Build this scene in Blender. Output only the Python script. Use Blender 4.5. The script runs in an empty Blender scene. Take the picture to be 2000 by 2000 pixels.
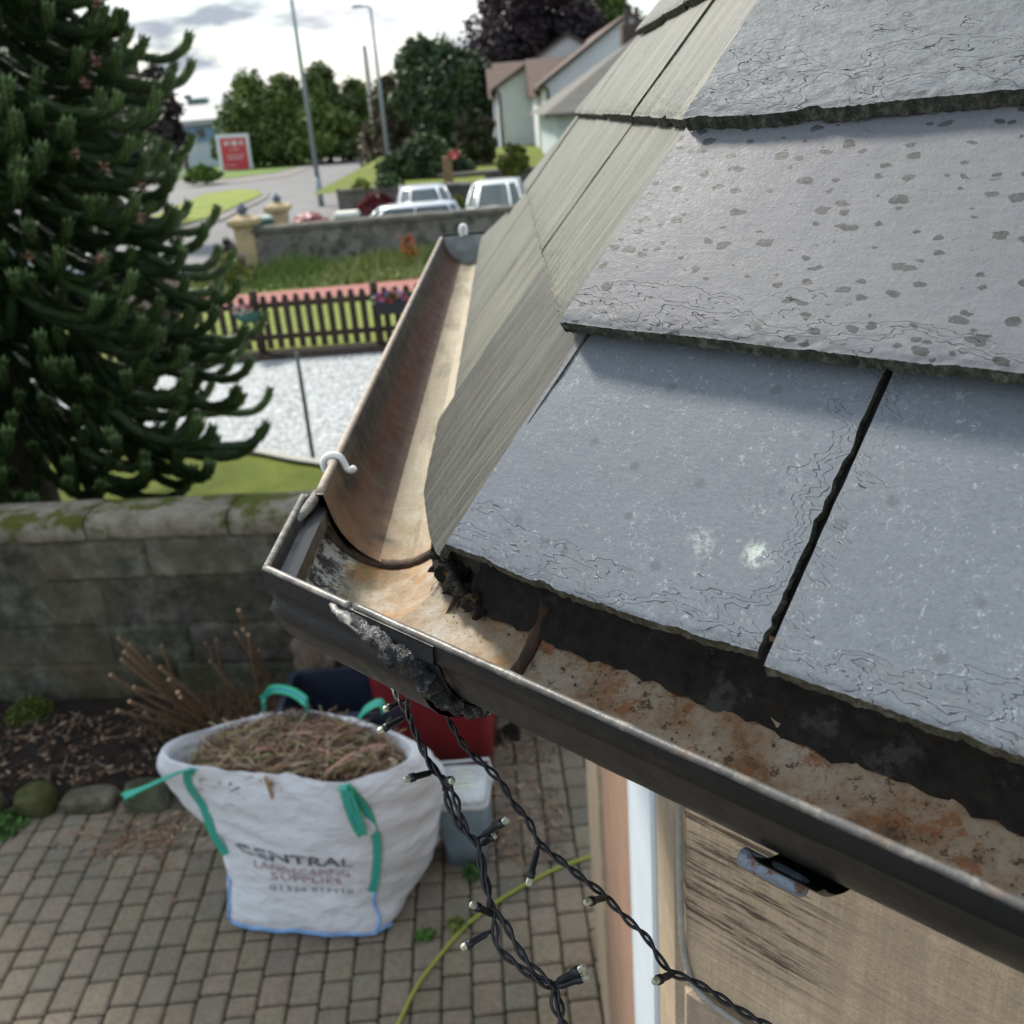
import bpy, math, random
from mathutils import Vector, Matrix, noise
from mathutils.geometry import tessellate_polygon
random.seed(7)
R = math.radians
S = bpy.context.scene
COL = S.collection
HC = 2.9                       # camera height above the courtyard

# ------------------------------------------------------------------ camera
F = 1849.0
PITCH = math.atan(786.0 / F); ROLL = R(4.6)
fw = Vector((0, math.cos(PITCH), -math.sin(PITCH)))
up0 = Vector((0, math.sin(PITCH), math.cos(PITCH))); rt0 = Vector((1, 0, 0))
cu = up0 * math.cos(ROLL) + rt0 * math.sin(ROLL)
cr = rt0 * math.cos(ROLL) - up0 * math.sin(ROLL)
cd = bpy.data.cameras.new("camera"); cam = bpy.data.objects.new("camera", cd); COL.objects.link(cam)
cam.matrix_world = Matrix(((cr.x, cu.x, -fw.x, 0), (cr.y, cu.y, -fw.y, 0), (cr.z, cu.z, -fw.z, HC), (0, 0, 0, 1)))
cd.sensor_width = 36; cd.lens = F / 2000 * 36
cd.clip_start = 0.02; cd.clip_end = 2000
cd.dof.use_dof = True; cd.dof.focus_distance = 0.62; cd.dof.aperture_fstop = 10.5
S.camera = cam

def ray(x, y): return fw + cr * ((x - 1000) / F) - cu * ((y - 1000) / F)
def gp(x, y, h):                # point seen at x, y that lies h below the camera
    d = ray(x, y); k = -h / d.z
    return Vector((d.x * k, d.y * k, HC - h))
def yp(x, y, Y):                # point seen at x, y at forward distance Y
    d = ray(x, y); k = Y / d.y
    return Vector((d.x * k, Y, HC + d.z * k))

# ------------------------------------------------------------------ world, sun, exposure
W = bpy.data.worlds.new("World"); S.world = W; W.use_nodes = True
wt = W.node_tree; wt.nodes.clear()
def wn(t): return wt.nodes.new(t)
SUN_EL, SUN_AZ = R(46), R(-38)   # azimuth from +Y, negative to the left
sky = wn('ShaderNodeTexSky'); sky.sky_type = 'NISHITA'; sky.sun_disc = False
sky.sun_elevation = SUN_EL; sky.sun_rotation = SUN_AZ; sky.air_density = 1.3; sky.dust_density = 2.0
geo = wn('ShaderNodeTexCoord')
mp = wn('ShaderNodeMapping'); mp.inputs['Scale'].default_value = (1.0, 1.0, 3.0); mp.inputs['Location'].default_value = (0.35, 0.2, 0.1)
wt.links.new(geo.outputs['Generated'], mp.inputs['Vector'])
n1 = wn('ShaderNodeTexNoise'); n1.inputs['Scale'].default_value = 7.5; n1.inputs['Detail'].default_value = 7; n1.inputs['Roughness'].default_value = 0.52
n2 = wn('ShaderNodeTexNoise'); n2.inputs['Scale'].default_value = 6.1; n2.inputs['Detail'].default_value = 6; n2.inputs['Roughness'].default_value = 0.5
wt.links.new(mp.outputs[0], n1.inputs['Vector']); wt.links.new(mp.outputs[0], n2.inputs['Vector'])
r1 = wn('ShaderNodeValToRGB'); r1.color_ramp.elements[0].position = .48; r1.color_ramp.elements[1].position = .58
wt.links.new(n1.outputs[0], r1.inputs[0])
r2 = wn('ShaderNodeValToRGB'); e = r2.color_ramp.elements
e[0].position = .40; e[0].color = (2.0, 2.2, 2.55, 1); e[1].position = .62; e[1].color = (7.4, 7.2, 6.9, 1)
wt.links.new(n2.outputs[0], r2.inputs[0])
mx = wn('ShaderNodeMix'); mx.data_type = 'RGBA'
hs = wn('ShaderNodeMix'); hs.data_type = 'RGBA'; hs.inputs[0].default_value = .55; hs.inputs[7].default_value = (3.2, 4.0, 4.4, 1)
wt.links.new(sky.outputs[0], hs.inputs[6])
wt.links.new(r1.outputs[0], mx.inputs[0]); wt.links.new(hs.outputs[2], mx.inputs[6]); wt.links.new(r2.outputs[0], mx.inputs[7])
bg = wn('ShaderNodeBackground'); bg.inputs['Strength'].default_value = 0.115
wo = wn('ShaderNodeOutputWorld')
wt.links.new(mx.outputs[2], bg.inputs[0]); wt.links.new(bg.outputs[0], wo.inputs[0])
sl = bpy.data.lights.new("sun", 'SUN'); sl.energy = 2.7; sl.angle = R(9); sl.color = (1, .93, .82)
so = bpy.data.objects.new("sun", sl); COL.objects.link(so)
sv = Vector((math.sin(SUN_AZ) * math.cos(SUN_EL), math.cos(SUN_AZ) * math.cos(SUN_EL), math.sin(SUN_EL)))
so.rotation_euler = sv.to_track_quat('Z', 'Y').to_euler()
S.view_settings.view_transform = 'Standard'; S.view_settings.look = 'None'
S.view_settings.gamma = 1; S.view_settings.use_curve_mapping = False
S.view_settings.exposure = 1.08

# ------------------------------------------------------------------ node helper
class NM:
    def __init__(s, name, rough=.7, metallic=0, spec=.5):
        s.m = bpy.data.materials.new(name); s.m.use_nodes = True; s.t = s.m.node_tree; s.t.nodes.clear()
        s.b = s.n('ShaderNodeBsdfPrincipled'); s.o = s.n('ShaderNodeOutputMaterial')
        s.b.inputs['Roughness'].default_value = rough; s.b.inputs['Metallic'].default_value = metallic
        s.b.inputs['Specular IOR Level'].default_value = spec
        s.t.links.new(s.b.outputs[0], s.o.inputs[0]); s.tc = s.n('ShaderNodeTexCoord')
    def n(s, t): return s.t.nodes.new(t)
    def l(s, a, b): s.t.links.new(a, b)
    def co(s, sc=(1, 1, 1), rot=(0, 0, 0), kind='Object', loc=(0, 0, 0)):
        m = s.n('ShaderNodeMapping'); m.inputs['Scale'].default_value = sc; m.inputs['Rotation'].default_value = rot; m.inputs['Location'].default_value = loc
        s.l(s.tc.outputs[kind], m.inputs[0]); return m.outputs[0]
    def warp(s, v, scale, amt):
        a = s.n('ShaderNodeTexNoise'); a.inputs['Scale'].default_value = scale; a.inputs['Detail'].default_value = 3; s.l(v, a.inputs['Vector'])
        q = s.n('ShaderNodeVectorMath'); q.operation = 'MULTIPLY_ADD'; q.inputs[1].default_value = (amt,) * 3
        s.l(a.outputs['Color'], q.inputs[0]); s.l(v, q.inputs[2]); return q.outputs[0]
    def noise(s, v, scale, detail=4, rough=.55, dist=0):
        a = s.n('ShaderNodeTexNoise'); a.inputs['Scale'].default_value = scale; a.inputs['Detail'].default_value = detail
        a.inputs['Roughness'].default_value = rough; a.inputs['Distortion'].default_value = dist; s.l(v, a.inputs['Vector']); return a.outputs[0]
    def vor(s, v, scale, feat='F1', out='Distance', rnd=1):
        a = s.n('ShaderNodeTexVoronoi'); a.feature = feat; a.inputs['Scale'].default_value = scale; a.inputs['Randomness'].default_value = rnd
        s.l(v, a.inputs['Vector']); return a.outputs[out]
    def ramp(s, f, stops, interp='LINEAR'):
        r = s.n('ShaderNodeValToRGB'); cr_ = r.color_ramp; cr_.interpolation = interp
        while len(cr_.elements) < len(stops): cr_.elements.new(.5)
        for e_, (p, c) in zip(cr_.elements, stops):
            e_.position = p; e_.color = (c, c, c, 1) if isinstance(c, (int, float)) else (*c, 1)
        s.l(f, r.inputs[0]); return r.outputs[0]
    def mix(s, f, a, b, mode='MIX'):
        m = s.n('ShaderNodeMix'); m.data_type = 'RGBA'; m.blend_type = mode
        for k, v in ((0, f), (6, a), (7, b)):
            if isinstance(v, (int, float)): m.inputs[k].default_value = v if k == 0 else (v, v, v, 1)
            elif isinstance(v, tuple): m.inputs[k].default_value = (*v, 1)
            else: s.l(v, m.inputs[k])
        return m.outputs[2]
    def math(s, op, a, b=0):
        m = s.n('ShaderNodeMath'); m.operation = op
        for k, v in ((0, a), (1, b)):
            if isinstance(v, (int, float)): m.inputs[k].default_value = v
            else: s.l(v, m.inputs[k])
        return m.outputs[0]
    def bump(s, h, dist=.01, strength=1, prev=None):
        b = s.n('ShaderNodeBump'); b.inputs['Distance'].default_value = dist; b.inputs['Strength'].default_value = strength
        s.l(h, b.inputs['Height'])
        if prev is not None: s.l(prev, b.inputs['Normal'])
        s.l(b.outputs[0], s.b.inputs['Normal']); return b.outputs[0]
    def col(s, c):
        if isinstance(c, tuple): s.b.inputs['Base Color'].default_value = (*c, 1)
        else: s.l(c, s.b.inputs['Base Color'])
    def rough(s, f): s.l(f, s.b.inputs['Roughness'])
    def attr(s, name='col'):
        a = s.n('ShaderNodeAttribute'); a.attribute_name = name; return a.outputs['Color']

def plain(name, c, rough=.6, metallic=0, var=.25, scale=12, bump=0, spec=.5):
    m = NM(name, rough, metallic, spec); v = m.co()
    n = m.noise(v, scale, 5, .6)
    lo = tuple(x * (1 - var) for x in c); hi = tuple(min(1, x * (1 + var)) for x in c)
    m.col(m.ramp(n, [(.3, lo), (.7, hi)]))
    if bump: m.bump(m.noise(v, scale * 3, 5, .6), bump)
    return m.m

# ------------------------------------------------------------------ mesh builder
class MB:
    def __init__(s): s.v = []; s.f = []; s.mi = []; s.c = {}
    def vert(s, p): s.v.append(tuple(p)); return len(s.v) - 1
    def face(s, idx, mi=0, c=None):
        s.f.append(tuple(idx)); s.mi.append(mi)
        if c is not None: s.c[len(s.f) - 1] = c
    def poly(s, pts, mi=0, c=None): s.face([s.vert(p) for p in pts], mi, c)
    def grid(s, rows, mi=0, close=False, c=None):
        base = [[s.vert(p) for p in r] for r in rows]
        for i in range(len(base) - 1):
            n = len(base[i])
            for j in range(n if close else n - 1):
                k = (j + 1) % n
                s.face((base[i][j], base[i][k], base[i + 1][k], base[i + 1][j]), mi, c)
        return base
    def box(s, p0, p1, mi=0, M=None, c=None, ch=0):
        x0, y0, z0 = p0; x1, y1, z1 = p1
        if ch:
            a = min(ch, (x1 - x0) / 2.1, (y1 - y0) / 2.1, (z1 - z0) / 2.1)
            rings = []
            for z, q in ((z0, a), (z0 + a, 0), (z1 - a, 0), (z1, a)):
                X0, X1, Y0, Y1 = x0 + q, x1 - q, y0 + q, y1 - q
                d = a
                rings.append([Vector(t) for t in ((X0 + d, Y0, z), (X1 - d, Y0, z), (X1, Y0 + d, z), (X1, Y1 - d, z), (X1 - d, Y1, z), (X0 + d, Y1, z), (X0, Y1 - d, z), (X0, Y0 + d, z))])
            if M: rings = [[M @ p for p in r] for r in rings]
            b = s.grid(rings, mi, True, c)
            s.face(list(reversed(b[0])), mi, c); s.face(b[-1], mi, c); return
        P = [Vector(t) for t in ((x0, y0, z0), (x1, y0, z0), (x1, y1, z0), (x0, y1, z0), (x0, y0, z1), (x1, y0, z1), (x1, y1, z1), (x0, y1, z1))]
        if M: P = [M @ p for p in P]
        i = [s.vert(p) for p in P]
        for q in ((3, 2, 1, 0), (4, 5, 6, 7), (0, 1, 5, 4), (1, 2, 6, 5), (2, 3, 7, 6), (3, 0, 4, 7)): s.face([i[k] for k in q], mi, c)
    def tube(s, pts, rad, n=8, mi=0, cap=None, flat=1.0, c=None):
        pts = [Vector(p) for p in pts]
        if not isinstance(rad, (list, tuple)): rad = [rad] * len(pts)
        rows = []; ref = None
        for i, p in enumerate(pts):
            d = (pts[min(i + 1, len(pts) - 1)] - pts[max(i - 1, 0)])
            if d.length < 1e-9: d = Vector((0, 0, 1))
            d.normalize()
            if ref is None: ref = Vector((0, 0, 1)) if abs(d.z) < .9 else Vector((1, 0, 0))
            a = d.cross(ref).normalized(); b = a.cross(d).normalized(); ref = b
            rows.append([p + (a * math.cos(2 * math.pi * k / n) + b * math.sin(2 * math.pi * k / n) * flat) * rad[i] for k in range(n)])
        g = s.grid(rows, mi, True, c)
        s.face(list(reversed(g[0])), mi if cap is None else cap, c); s.face(g[-1], mi if cap is None else cap, c)
    def lathe(s, prof, c0, n=20, mi=0, M=None):
        rows = []
        for r, z in prof:
            row = [Vector((r * math.cos(2 * math.pi * k / n), r * math.sin(2 * math.pi * k / n), z)) for k in range(n)]
            row = [(M @ p if M else p) + Vector(c0) for p in row]; rows.append(row)
        g = s.grid(rows, mi, True)
        s.face(list(reversed(g[0])), mi); s.face(g[-1], mi)
    def build(s, name, mats, parent=None, smooth=False, M=None):
        me = bpy.data.meshes.new(name); me.from_pydata(s.v, [], s.f)
        mats = mats if isinstance(mats, (list, tuple)) else [mats]
        for m in mats: me.materials.append(m)
        me.polygons.foreach_set('material_index', s.mi)
        if s.c:
            a = me.color_attributes.new('col', 'FLOAT_COLOR', 'CORNER')
            data = []
            for p in me.polygons:
                cc = s.c.get(p.index, (1, 1, 1)); data += [cc[0], cc[1], cc[2], 1] * p.loop_total
            a.data.foreach_set('color', data)
        if smooth: me.polygons.foreach_set('use_smooth', [True] * len(me.polygons))
        me.update()
        o = bpy.data.objects.new(name, me); COL.objects.link(o)
        if M: o.matrix_world = M
        if parent: o.parent = parent
        return o

def tag(o, label=None, cat=None, group=None, kind=None):
    if label: o['label'] = label
    if cat: o['category'] = cat
    if group: o['group'] = group
    if kind: o['kind'] = kind
    return o
def empty(name, loc=(0, 0, 0), label=None, cat=None, group=None):
    o = bpy.data.objects.new(name, None); o.location = loc; o.empty_display_size = .1; COL.objects.link(o)
    return tag(o, label, cat, group)
def adopt(o, parent):
    # parts are modelled in world coordinates under a thing whose empty stands at its base
    o.parent = parent; o.matrix_parent_inverse = Matrix.Translation(-Vector(parent.location)); return o
def part(mb, name, mats, parent, smooth=False): return adopt(mb.build(name, mats, None, smooth), parent)
def sub(mb, name, mats, parent, smooth=False):
    o = mb.build(name, mats, None, smooth); o.parent = parent; return o
def copy_tree(o, parent=None):
    c = o.copy(); COL.objects.link(c); c.parent = parent
    for ch in list(o.children): copy_tree(ch, c)
    return c
def fbm(p, sc, o=4): return noise.fractal(Vector(p) * sc, 1.0, 2.0, o)
def lerp(a, b, t): return a + (b - a) * t
def catmull(P, n):
    out = []
    for i in range(len(P) - 1):
        a = P[max(i - 1, 0)]; b = P[i]; c = P[i + 1]; d = P[min(i + 2, len(P) - 1)]
        for k in range(n):
            t = k / n
            out.append(.5 * ((2 * b) + (c - a) * t + (2 * a - 5 * b + 4 * c - d) * t * t + (3 * b - a - 3 * c + d) * t ** 3))
    out.append(P[-1].copy()); return out
# ------------------------------------------------------------------ materials of the near roof
def slate_mat(name, base, kind):
    m = NM(name, .5, 0, .30); v = m.co()
    big = m.noise(v, 9, 5, .6); fine = m.noise(v, 330, 4, .7)
    c = m.mix(big, tuple(x * .86 for x in base), tuple(x * 1.12 for x in base))
    tint = m.noise(m.co(loc=(3, 1, 2)), 14, 4, .6)
    c = m.mix(m.ramp(tint, [(.50, 0), (.75, .40)]), c, (base[0] * .95, base[1] * .97, base[2] * .86))
    c = m.mix(m.ramp(m.noise(v, 300, 5, .8), [(.40, .45), (.50, 0)]), c, tuple(x * .66 for x in base))
    c = m.mix(m.ramp(m.noise(m.co(loc=(8, 1, 0)), 420, 3, .8), [(.58, 0), (.70, .25)]), c, tuple(x * 1.5 for x in base))
    if kind == 'speck':
        w = m.warp(v, 120, .012)
        nz = m.noise(w, 170, 2, .5)
        ridge = m.ramp(m.math('ABSOLUTE', m.math('SUBTRACT', nz, .5)), [(.004, 1), (.016, 0)])
        msk = m.ramp(m.noise(m.co(loc=(5, 5, 0)), 60, 4, .7), [(.50, 0), (.64, .8)])
        c = m.mix(m.math('MULTIPLY', ridge, msk), c, (.34, .38, .40))
        dots = m.ramp(m.noise(v, 240, 2, .6), [(.64, 0), (.72, .65)])
        c = m.mix(dots, c, (.30, .33, .35))
        vd = m.vor(m.warp(v, 60, .006), 15, rnd=1)
        lich = m.math('MULTIPLY', m.ramp(vd, [(.08, 1), (.17, 0)]), m.ramp(m.noise(v, 210, 3, .75), [(.44, 0), (.56, 1)]))
        lich = m.math('MULTIPLY', lich, m.ramp(m.noise(m.co(loc=(9, 2, 0)), 8, 2), [(.45, 0), (.6, 1)]))
        c = m.mix(lich, c, (.50, .55, .50))
        vs = m.vor(m.warp(v, 70, .004), 34)
        c = m.mix(m.ramp(vs, [(.09, .5), (.16, 0)]), c, tuple(x * .5 for x in base))
    if kind == 'spots':
        v2 = m.warp(m.co((1.0, 1.75, 1), (0, 0, R(20))), 110, .009)
        vc = m.n('ShaderNodeTexVoronoi'); vc.inputs['Scale'].default_value = 82; m.l(v2, vc.inputs['Vector'])
        rnd = m.math('MULTIPLY', m.ramp(vc.outputs['Color'], [(.25, .02), (1, .50)]), 1)
        d = m.math('SUBTRACT', vc.outputs['Distance'], rnd)
        sp = m.math('MULTIPLY', m.ramp(d, [(0, .95), (.03, 0)]), m.ramp(m.noise(m.co(loc=(1, 3, 0)), 9, 2), [(.20, .5), (.38, 1)]))
        c = m.mix(sp, c, (base[0] * .22, base[1] * .25, base[2] * .22))
        st = m.noise(m.co((30, 260, 30), (0, 0, R(38))), 1, 3, .6)
        c = m.mix(m.ramp(st, [(.35, .3), (.6, 0)]), c, tuple(x * .7 for x in base))
    if kind == 'rough':
        c = m.mix(m.ramp(m.noise(m.warp(m.co((1, 2, 1), (0, 0, R(-20))), 30, .01), 60, 6, .75), [(.38, .6), (.52, 0)]), c, tuple(x * .5 for x in base))
        lich = m.ramp(m.noise(m.warp(v, 50, .02), 55, 5, .75), [(.62, 0), (.75, .5)])
        c = m.mix(lich, c, (.33, .36, .28))
        vs = m.vor(m.warp(v, 70, .004), 26)
        c = m.mix(m.ramp(vs, [(.10, .5), (.17, 0)]), c, tuple(x * .5 for x in base))
    if kind == 'streak':
        s1 = m.noise(m.co((240, 9, 20), (0, 0, R(4))), 1, 5, .7)
        s2 = m.noise(m.co((60, 5, 20), (0, 0, R(5))), 1, 4, .6)
        c = m.mix(m.ramp(s1, [(.42, .9), (.56, 0)]), c, tuple(x * .36 for x in base))
        s3_ = m.noise(m.co((110, 3, 20), (0, 0, R(4)), loc=(4, 0, 0)), 1, 6, .7)
        c = m.mix(m.ramp(m.math('ABSOLUTE', m.math('SUBTRACT', s3_, .42)), [(0, .8), (.012, 0)]), c, (.03, .03, .026))
        c = m.mix(m.ramp(s2, [(.48, 0), (.66, .7)]), c, (base[0] * 1.55, base[1] * 1.52, base[2] * 1.4))
    ea = m.n('ShaderNodeAttribute'); ea.attribute_name = 'edge'; e_ = ea.outputs['Fac']
    wv = m.warp(v, 55, .010)
    val = m.math('ADD', m.math('MULTIPLY', e_, 30 if kind != 'rough' else 17), m.math('MULTIPLY', m.math('SUBTRACT', m.noise(m.warp(m.co((.75, 1.9, 1), (0, 0, R(-18))), 40, .004), 27, 3, .55), .5), 3.4))
    s1, s2, s3 = (m.ramp(val, [(a, 0), (a + .02, 1)]) for a in (.12, .36, .62))
    fl = m.math('ADD', m.math('ADD', s1, m.math('MULTIPLY', s2, .8)), m.math('MULTIPLY', s3, .6))
    gate = m.ramp(m.noise(m.co(loc=(7, 7, 0)), 34, 4), [(.50, .0), (.58, 1)])
    gate2 = m.math('MULTIPLY', gate, m.ramp(m.noise(m.co(loc=(3, 9, 0)), 120, 3), [(.46, 0), (.54, 1)]))
    for a in (.12, .50):
        c = m.mix(m.math('MULTIPLY', gate2 if a > .2 else gate, m.ramp(m.math('ABSOLUTE', m.math('SUBTRACT', val, a)), [(.0, .42), (.05, 0)])), c, (.03, .032, .034))
    m.col(c)
    m.rough(m.ramp(fine, [(.3, .38 if kind != 'rough' else .5), (.7, .60 if kind != 'rough' else .72)]))
    b0 = m.bump(fl, .0019 if kind != 'rough' else .004, 1)
    if kind == 'streak':
        b = m.bump(m.noise(m.co((190, 8, 20), (0, 0, R(4))), 1, 5, .7), .0022, .9, b0)
        m.bump(m.noise(v, 300, 3, .6), .0004, .7, b)
    else:
        b = m.bump(m.noise(m.co((70, 190, 30), (0, 0, R(32))), 1, 5, .7), .0003 if kind != 'rough' else .0012, .8, b0)
        b = m.bump(m.noise(m.warp(v, 40, .02), 60, 5, .65), .0002 if kind != 'rough' else .0007, .8, b)
        m.bump(m.noise(v, 520, 4, .7), .00022, .9, b)
    return m.m
def edge_mat(name='slate_edge'):
    m = NM(name, .85); v = m.co()
    c = m.ramp(m.noise(m.co((1, 1, .4)), 170, 6, .8), [(.36, (.016, .017, .013)), (.5, (.055, .057, .042)), (.62, (.15, .15, .12))])
    c = m.mix(m.ramp(m.noise(v, 45, 4, .7), [(.5, 0), (.68, .5)]), c, (.045, .052, .018))
    m.col(c); m.bump(m.noise(v, 260, 5, .7), .003, 1); return m.m
M_speck = slate_mat('slate_blue_speckled', (.150, .168, .192), 'speck')
M_spots = slate_mat('slate_grey_spotted', (.158, .163, .180), 'spots')
M_rough = slate_mat('slate_blue_cleft', (.165, .180, .196), 'rough')
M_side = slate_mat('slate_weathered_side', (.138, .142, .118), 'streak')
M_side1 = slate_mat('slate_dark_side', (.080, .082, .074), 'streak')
M_edge = edge_mat()

def gutter_in(name, kind):
    m = NM(name, .75, 0, .35); v = m.co()
    a = m.n('ShaderNodeAttribute'); a.attribute_name = 'col'
    sp = m.n('ShaderNodeSeparateColor'); m.l(a.outputs['Color'], sp.inputs[0])
    u = sp.outputs[0]
    along = {'side': (7, .8, 7), 'front': (5, 5, 5), 'corner': (6, 6, 6)}[kind]
    w = m.noise(m.co(along), 6, 6, .68)
    uu = m.math('ADD', u, m.math('MULTIPLY', m.math('SUBTRACT', m.noise(v, 26, 6, .75), .5), .05 if kind == 'side' else .5))
    if kind == 'side':
        c = m.ramp(uu, [(.02, (.030, .021, .018)), (.10, (.085, .025, .013)), (.20, (.085, .036, .022)), (.285, (.090, .055, .038)), (.30, (.22, .18, .13)), (.33, (.30, .26, .19)), (.50, (.42, .375, .29)), (.8, (.36, .32, .24))])
        c = m.mix(m.ramp(w, [(.36, .55), (.50, 0)]), c, (.10, .07, .05))
        dd = m.n('ShaderNodeSeparateXYZ'); m.l(v, dd.inputs[0])
        near = m.ramp(dd.outputs[1], [(.72, .75), (.98, 0)])
        c = m.mix(m.math('MULTIPLY', near, m.ramp(m.noise(v, 18, 4, .6), [(.35, 0), (.55, 1)])), c, (.30, .17, .075))
        c = m.mix(m.math('MULTIPLY', m.ramp(uu, [(.34, 0), (.42, .55), (.50, 0)]), m.ramp(m.noise(v, 9, 3), [(.4, 0), (.6, 1)])), c, (.13, .13, .07))
    elif kind == 'front':
        g1 = m.noise(v, 17, 8, .72); g2 = m.noise(v, 42, 7, .75)
        c = m.ramp(g1, [(.32, (.060, .038, .026)), (.40, (.22, .125, .065)), (.46, (.30, .215, .135)), (.55, (.36, .30, .225)), (.7, (.42, .39, .34))])
        c = m.mix(m.ramp(g2, [(.55, 0), (.60, .85)]), c, (.27, .11, .040))
        c = m.mix(m.ramp(m.noise(v, 75, 6, .8), [(.57, 0), (.61, .9)]), c, (.06, .042, .030))
        c = m.mix(m.ramp(m.noise(m.co((1, 1, 1), (0, 0, R(44))), 24, 3, .8), [(.63, 0), (.68, .55)]), c, (.40, .40, .37))
    else:
        g1 = m.noise(v, 20, 7, .7)
        c = m.ramp(g1, [(.33, (.19, .125, .070)), (.45, (.30, .22, .14)), (.58, (.38, .33, .26)), (.72, (.42, .40, .36))])
        c = m.mix(m.ramp(m.noise(m.co(loc=(2, 2, 2)), 15, 4, .6), [(.50, 0), (.62, .9)]), c, (.36, .185, .065))
        flk = m.noise(m.warp(v, 90, .006), 60, 6, .8)
        wall = m.math('ADD', u, m.math('MULTIPLY', m.math('SUBTRACT', m.noise(v, 45, 6, .8), .5), .75))
        c = m.mix(m.ramp(wall, [(.20, 1), (.27, 0)]), c, (.42, .42, .38))
        blk = m.math('MULTIPLY', m.ramp(flk, [(.49, 1), (.54, 0)]), m.ramp(u, [(.20, 1), (.34, 0)]))
        c = m.mix(blk, c, (.028, .028, .026))
        c = m.mix(m.math('MULTIPLY', m.ramp(uu, [(.24, 0), (.32, .8), (.40, 0)]), m.ramp(m.noise(v, 60, 5, .7), [(.40, 0), (.6, 1)])), c, (.19, .19, .08))
        c = m.mix(m.ramp(m.math('ADD', u, m.math('MULTIPLY', m.math('SUBTRACT', flk, .5), .35)), [(.70, 0), (.74, .93)]), c, (.05, .045, .038))
    c = m.mix(m.ramp(m.noise(v, 260, 5, .8), [(.38, .4), (.48, 0)]), c, (.11, .09, .07))
    m.col(c); m.bump(m.noise(v, 120, 6, .72), .0016, .9); m.rough(m.ramp(m.noise(v, 50, 4), [(.3, .55), (.7, .9)]))
    return m.m
def black_paint(name, base=(.022, .023, .026), lip=False):
    m = NM(name, .36, 0, .5); v = m.co()
    c = m.mix(m.noise(v, 25, 4, .6), tuple(x * .7 for x in base), tuple(x * 1.5 for x in base))
    c = m.mix(m.ramp(m.noise(v, 380, 3, .6), [(.70, 0), (.76, .5)]), c, (.2, .2, .2))
    if lip:
        c = m.mix(m.ramp(m.noise(v, 55, 7, .8), [(.42, 0), (.60, .85)] if lip != 2 else [(.50, 0), (.72, .7)]), c, (.36, .33, .285))
        c = m.mix(m.ramp(m.noise(v, 85, 6, .8), [(.56, 0), (.64, .8)]), c, (.14, .09, .06))
    m.col(c); m.rough(m.ramp(m.noise(v, 60, 5, .7), [(.3, .30), (.7, .55)])); m.bump(m.noise(v, 160, 4, .6), .0006, .8)
    return m.m
M_gside = gutter_in('gutter_inside_rust_side', 'side'); M_gfront = gutter_in('gutter_inside_rust_front', 'front'); M_gcorner = gutter_in('gutter_inside_corner', 'corner')
M_black = black_paint('gutter_black_paint', (.011, .012, .014)); M_lip = black_paint('gutter_worn_lip', (.10, .10, .10), True)
M_lip2 = black_paint('gutter_dull_lip', (.075, .072, .068), 2)
M_lipside = plain('gutter_side_lip', (.36, .30, .25), .7, var=.35, scale=40, bump=.0006)
def tar():
    m = NM('bitumen_sealant', .24, 0, .6); v = m.co()
    c = m.mix(m.ramp(m.noise(v, 90, 5, .7), [(.52, 0), (.62, 1)]), (.010, .010, .012), (.17, .18, .19)); m.col(c)
    m.bump(m.noise(v, 130, 6, .75), .004, 1); return m.m
M_tar = tar()
M_felt = NM('bitumen_felt', .75)
_v = M_felt.co(); M_felt.col(M_felt.mix(M_felt.ramp(M_felt.noise(_v, 30, 5, .7), [(.60, 0), (.68, .9)]), M_felt.ramp(M_felt.noise(_v, 110, 6, .75), [(.3, (.008, .008, .008)), (.7, (.040, .038, .036))]), (.10, .108, .12)))
M_felt.bump(M_felt.noise(_v, 150, 7, .78), .006, 1); M_felt = M_felt.m
M_dirt = NM('black_moss_dirt', .95, 0, .2); _v = M_dirt.co(); M_dirt.col(M_dirt.mix(M_dirt.ramp(M_dirt.noise(_v, 60, 5, .7), [(.60, 0), (.66, .9)]), M_dirt.ramp(M_dirt.noise(_v, 160, 5, .7), [(.3, (.012, .011, .010)), (.7, (.05, .045, .038))]), (.26, .16, .075))); M_dirt.bump(M_dirt.noise(_v, 180, 6, .75), .004); M_dirt = M_dirt.m
M_ring = plain('rusty_joint', (.060, .036, .024), .8, var=.5, scale=90, bump=.001)
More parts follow.
